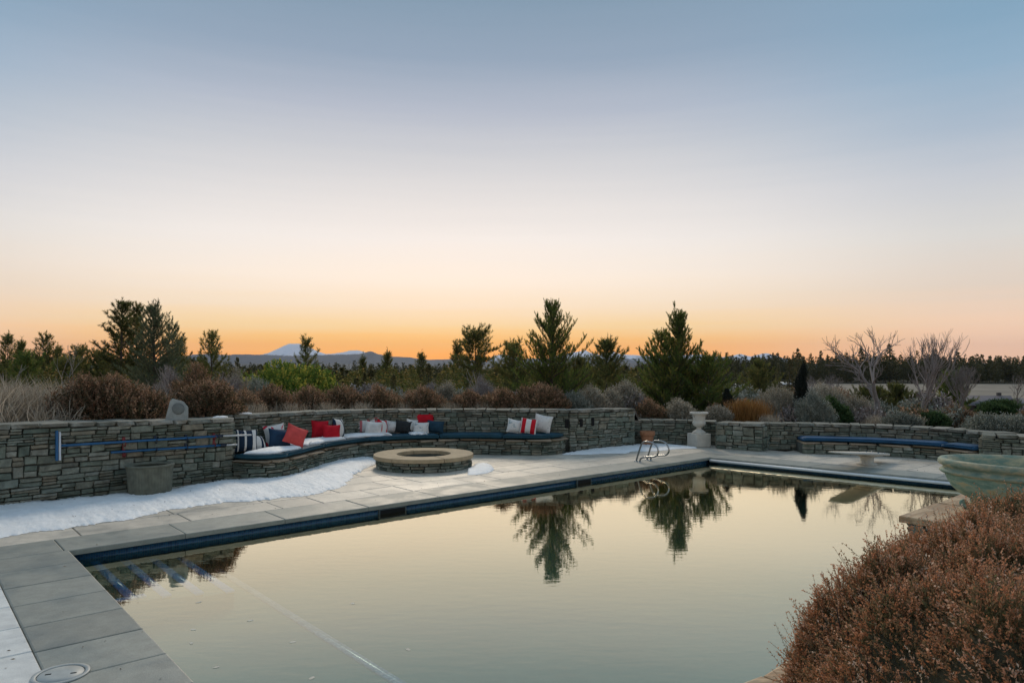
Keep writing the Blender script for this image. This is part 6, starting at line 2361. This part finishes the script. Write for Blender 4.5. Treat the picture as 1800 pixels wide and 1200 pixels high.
# ------------------------------------------------------------------ foreground hedge
def hedge():
    r = np.random.default_rng(8)
    u0, u1, nL = 1.6, 6.78, -2.1

    def height(u, n):
        X = u * UX + n * NX
        s = np.clip(np.minimum((n - nL) / 0.85, (X - 1.52 - 0.06 * np.sin(u * 7)) / 0.75), 0, 1)
        e = np.clip((u1 - u) / 0.7, 0, 1)
        lump = 0.06 * np.sin(u * 5.1 + n * 3.0) + 0.05 * np.sin(u * 9.7 - n * 7.1 + 1.0) + 0.04 * np.sin(n * 13 + u * 4) + 0.03 * np.sin(u * 23 + 2) * np.sin(n * 21)
        H = 1.02 + lump + 0.05 * np.clip(n + 1.6, 0, 1)
        return H * (1 - (1 - s) ** 2.3) ** 0.46 * (1 - (1 - e) ** 2.2) ** 0.46

    def pts(n_, inset):
        u = u0 + (u1 - u0) * r.random(n_ * 3)
        n = nL + 4.2 * r.random(n_ * 3) ** 1.5
        # more samples on the steep flank
        z = height(u, n)
        eps = 0.02
        gx = (height(u + eps, n) - z) / eps
        gy = (height(u, np.minimum(n + eps, nL + 4.3)) - z) / eps
        w = np.sqrt(1 + np.minimum(gx * gx + gy * gy, 40))
        keep = (r.random(len(u)) < w / 4.5) & (z > 0.05)
        u, n, z, gx, gy = u[keep][:n_], n[keep][:n_], z[keep][:n_], gx[keep][:n_], gy[keep][:n_]
        Nl = unit(np.column_stack([-gx, -gy, np.ones(len(u))]))
        Nw = np.column_stack([Nl[:, 0] * UX + Nl[:, 1] * NX, Nl[:, 0] * UY + Nl[:, 1] * NY, Nl[:, 2]])
        steep = np.minimum(np.sqrt(gx * gx + gy * gy), 6) / 6
        zz = z - steep * r.random(len(u)) * z * 0.6
        Pw = np.column_stack([u * UX + n * NX, u * UY + n * NY, zz]) - Nw * inset
        px = 900 + Pw[:, 0] / np.maximum(Pw[:, 1], 0.3) * F
        py = HZ - (Pw[:, 2] - CH) / np.maximum(Pw[:, 1], 0.3) * F
        ok = (Pw[:, 1] > 1.0) & (px < 2300) & (py < 1600)
        return Pw[ok], Nw[ok]
    crown = Soup()
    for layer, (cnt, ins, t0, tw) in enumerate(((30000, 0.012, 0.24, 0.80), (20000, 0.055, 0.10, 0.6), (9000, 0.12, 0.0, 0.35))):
        Pb, Nw = pts(cnt, ins)
        Pb = Pb - Nw * (r.random(len(Pb)) * 0.05)[:, None]
        n = len(Pb)
        D = unit(Nw * 0.55 + np.array([0, 0, 0.55]) + r.normal(size=(n, 3)) * 0.32)
        L = 0.035 + 0.085 * r.random(n) ** 1.8 + (r.random(n) < 0.07) * (0.05 + 0.1 * r.random(n)) * (layer == 0)
        nleaf = 13
        t = (np.arange(nleaf)[None] + r.random((n, nleaf))) / nleaf
        base = (Pb[:, None] + D[:, None] * (L[:, None] * t)[..., None]).reshape(-1, 3)
        Dn = np.repeat(D, nleaf, axis=0)
        S = perp(Dn, r)
        a = 0.45 + 0.6 * r.random(len(Dn))
        ld = unit(Dn * np.cos(a)[:, None] + S * np.sin(a)[:, None])
        patch = 0.5 + 0.5 * np.sin(Pb[:, 0] * 4.1 + Pb[:, 1] * 2.3) * np.sin(Pb[:, 1] * 3.7 + Pb[:, 2] * 5)
        mode = np.where(r.random(n) < 0.46, 0.18 * r.random(n), 0.32 + 0.55 * r.random(n))
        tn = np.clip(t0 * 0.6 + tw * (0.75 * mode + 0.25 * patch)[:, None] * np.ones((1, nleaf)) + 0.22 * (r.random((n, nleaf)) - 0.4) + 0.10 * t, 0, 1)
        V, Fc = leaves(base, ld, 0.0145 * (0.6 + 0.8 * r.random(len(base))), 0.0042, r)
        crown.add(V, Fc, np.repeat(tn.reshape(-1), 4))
        V, Fc = tubes(Pb - D * 0.05, Pb + D * L[:, None], 0.0017, 0.0008, 3)
        crown.add(V, Fc, 0.25)
    # dark inner mass of old wood
    nu, nn = 60, 44
    V = []
    for i in range(nu):
        for j in range(nn):
            u = u0 + (u1 - 0.12 - u0) * i / (nu - 1)
            n = nL + 0.14 + 4.0 * (j / (nn - 1)) ** 1.6
            z = float(height(np.array(u), np.array(n)))
            p = UV(u, n, max(-0.03, z - 0.2 - (0.3 if j == 0 else 0)))
            V.append(tuple(p))
    Fc = [(i * nn + j, (i + 1) * nn + j, (i + 1) * nn + j + 1, i * nn + j + 1) for i in range(nu - 1) for j in range(nn - 1)]
    o = UV(4.5, -1.6, 0.0)
    root = thing('hedge', 'large clipped reddish brown hedge filling the lower right corner', 'hedge', o)
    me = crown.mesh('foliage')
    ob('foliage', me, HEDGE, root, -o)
    ob('branch_mass', mesh('branch_mass', V, [Fc], smooth=True), simple('old_hedge_wood', (0.06, 0.055, 0.03), rough=0.95, var=0.5, nscale=30, bump=0.8, bscale=60), root, -o)
    st = Soup()
    k = 90
    un = np.column_stack([u0 + (u1 - u0) * r.random(k), nL + 0.35 + 1.5 * r.random(k)])
    a_ = np.column_stack([un[:, 0] * UX + un[:, 1] * NX, un[:, 0] * UY + un[:, 1] * NY, np.zeros(k)])
    zt_ = height(un[:, 0], un[:, 1])
    b_ = a_ + np.column_stack([r.normal(size=k) * 0.08, r.normal(size=k) * 0.08, zt_ * 0.95])
    st.add(*tubes(a_, b_, 0.009, 0.003, 5))
    tag(ob('stems', st.mesh('stems', True), DARKTWIG, root, -o), kind='stuff')


hedge()

# small pale leaves and flakes floating on the water
LEAFM = simple('sodden_leaf', (0.60, 0.56, 0.46), 0.7, bump=0)


def flakes():
    r = random.Random(5)
    for i, (px, py, lab) in enumerate(((350, 1058, 'pale floating leaf nearest the steps'), (340, 1106, 'pale floating leaf close to the near coping'), (336, 1130, 'small pale floating leaf below another near the coping'), (380, 1172, 'pale floating leaf by the lower left pool edge'),
                                       (440, 1090, 'pale floating leaf left of the dotted floor line'), (515, 1128, 'pale floating leaf touching the dotted floor line'), (548, 1191, 'pale floating leaf at the bottom edge of the picture'), (717, 1141, 'pale floating leaf right of the dotted floor line'), (620, 1060, 'tiny pale floating leaf in the open water'))):
        c = G(px, py, WZ)
        n = 9
        pts = [((0.02 + 0.012 * r.random()) * math.cos(k / n * 6.283), (0.011 + 0.008 * r.random()) * math.sin(k / n * 6.283)) for k in range(n)]
        o = ob('floating_leaf', prism_mesh('floating_leaf', pts, 0.0005, 0.002, 0.0005, 1), LEAFM, None, (c.x, c.y, WZ), (0, 0, r.random() * 3))
        tag(o, lab, 'leaf', 'pale leaves floating on the pool')


flakes()

# bed of soil under the hedge
pts = [UV(1.0, -1.84), UV(7.4, -1.84), UV(7.4, 5), UV(1.0, 5)]
o = ob('hedge_bed', prism_mesh('hedge_bed', [(p.x, p.y) for p in pts], -0.05, 0.0), bpy.data.materials['bed_soil'])
tag(o, kind='structure')


# ------------------------------------------------------------------ leaf litter
def litter():
    r = np.random.default_rng(66)
    bpy.context.view_layer.update()
    dg = bpy.context.evaluated_depsgraph_get()
    sp = Soup()
    for i in range(900):
        px, py = r.uniform(-20, 1760), 792 + 420 * r.random() ** 2.2
        p_ = G(px, py)
        hit, loc, nor, _, o_, _ = SC.ray_cast(dg, Vector((p_.x, p_.y, 0.75)), Vector((0, 0, -1)))
        if not hit or o_ is None or nor.z < 0.8 or o_.name.split('.')[0] not in ('paving_stone', 'coping_stone', 'snow_patch', 'deck', 'cap_slab', 'coping_flagstone'):
            continue
        if o_.name.startswith('coping') and r.random() < 0.6:
            continue
        d = unit(np.array([[r.normal(), r.normal(), 0.12 * r.normal()]]))
        V, Fc = leaves(np.array([[loc.x, loc.y, loc.z + 0.005]]), d, 0.012 + 0.028 * r.random() ** 2, 0.003 + 0.006 * r.random(), r, bend=0.1)
        V[:, 2] = np.maximum(V[:, 2], loc.z + 0.002)
        sp.add(V, Fc, r.random())
    o = ob('leaf_litter', sp.mesh('leaf_litter'), leaf_mat('litter', [(0.0, (0.06, 0.04, 0.025)), (0.5, (0.14, 0.09, 0.05)), (1.0, (0.26, 0.19, 0.11))], 0.1))
    tag(o, 'scattered brown leaf litter on snow and paving', 'litter', kind='stuff')


litter()


# ------------------------------------------------------------------ evening haze
def haze():
    me = box_mesh('haze', 62000, 36000, 1300)
    o = ob('haze', me, None, None, (0, 15500, 1300 / 2 - 190))
    m = bpy.data.materials.new('haze_air')
    m.use_nodes = True
    nt = m.node_tree
    nt.nodes.clear()
    out = nt.nodes.new('ShaderNodeOutputMaterial')
    v = nt.nodes.new('ShaderNodeVolumePrincipled')
    v.inputs['Color'].default_value = (0.55, 0.70, 1.0, 1)
    v.inputs['Density'].default_value = 0.000015
    nt.links.new(v.outputs[0], out.inputs['Volume'])
    me.materials.append(m)
    tag(o, 'thin bluish evening haze over the plain', 'haze', kind='stuff')


HAZE = True
if HAZE:
    haze()
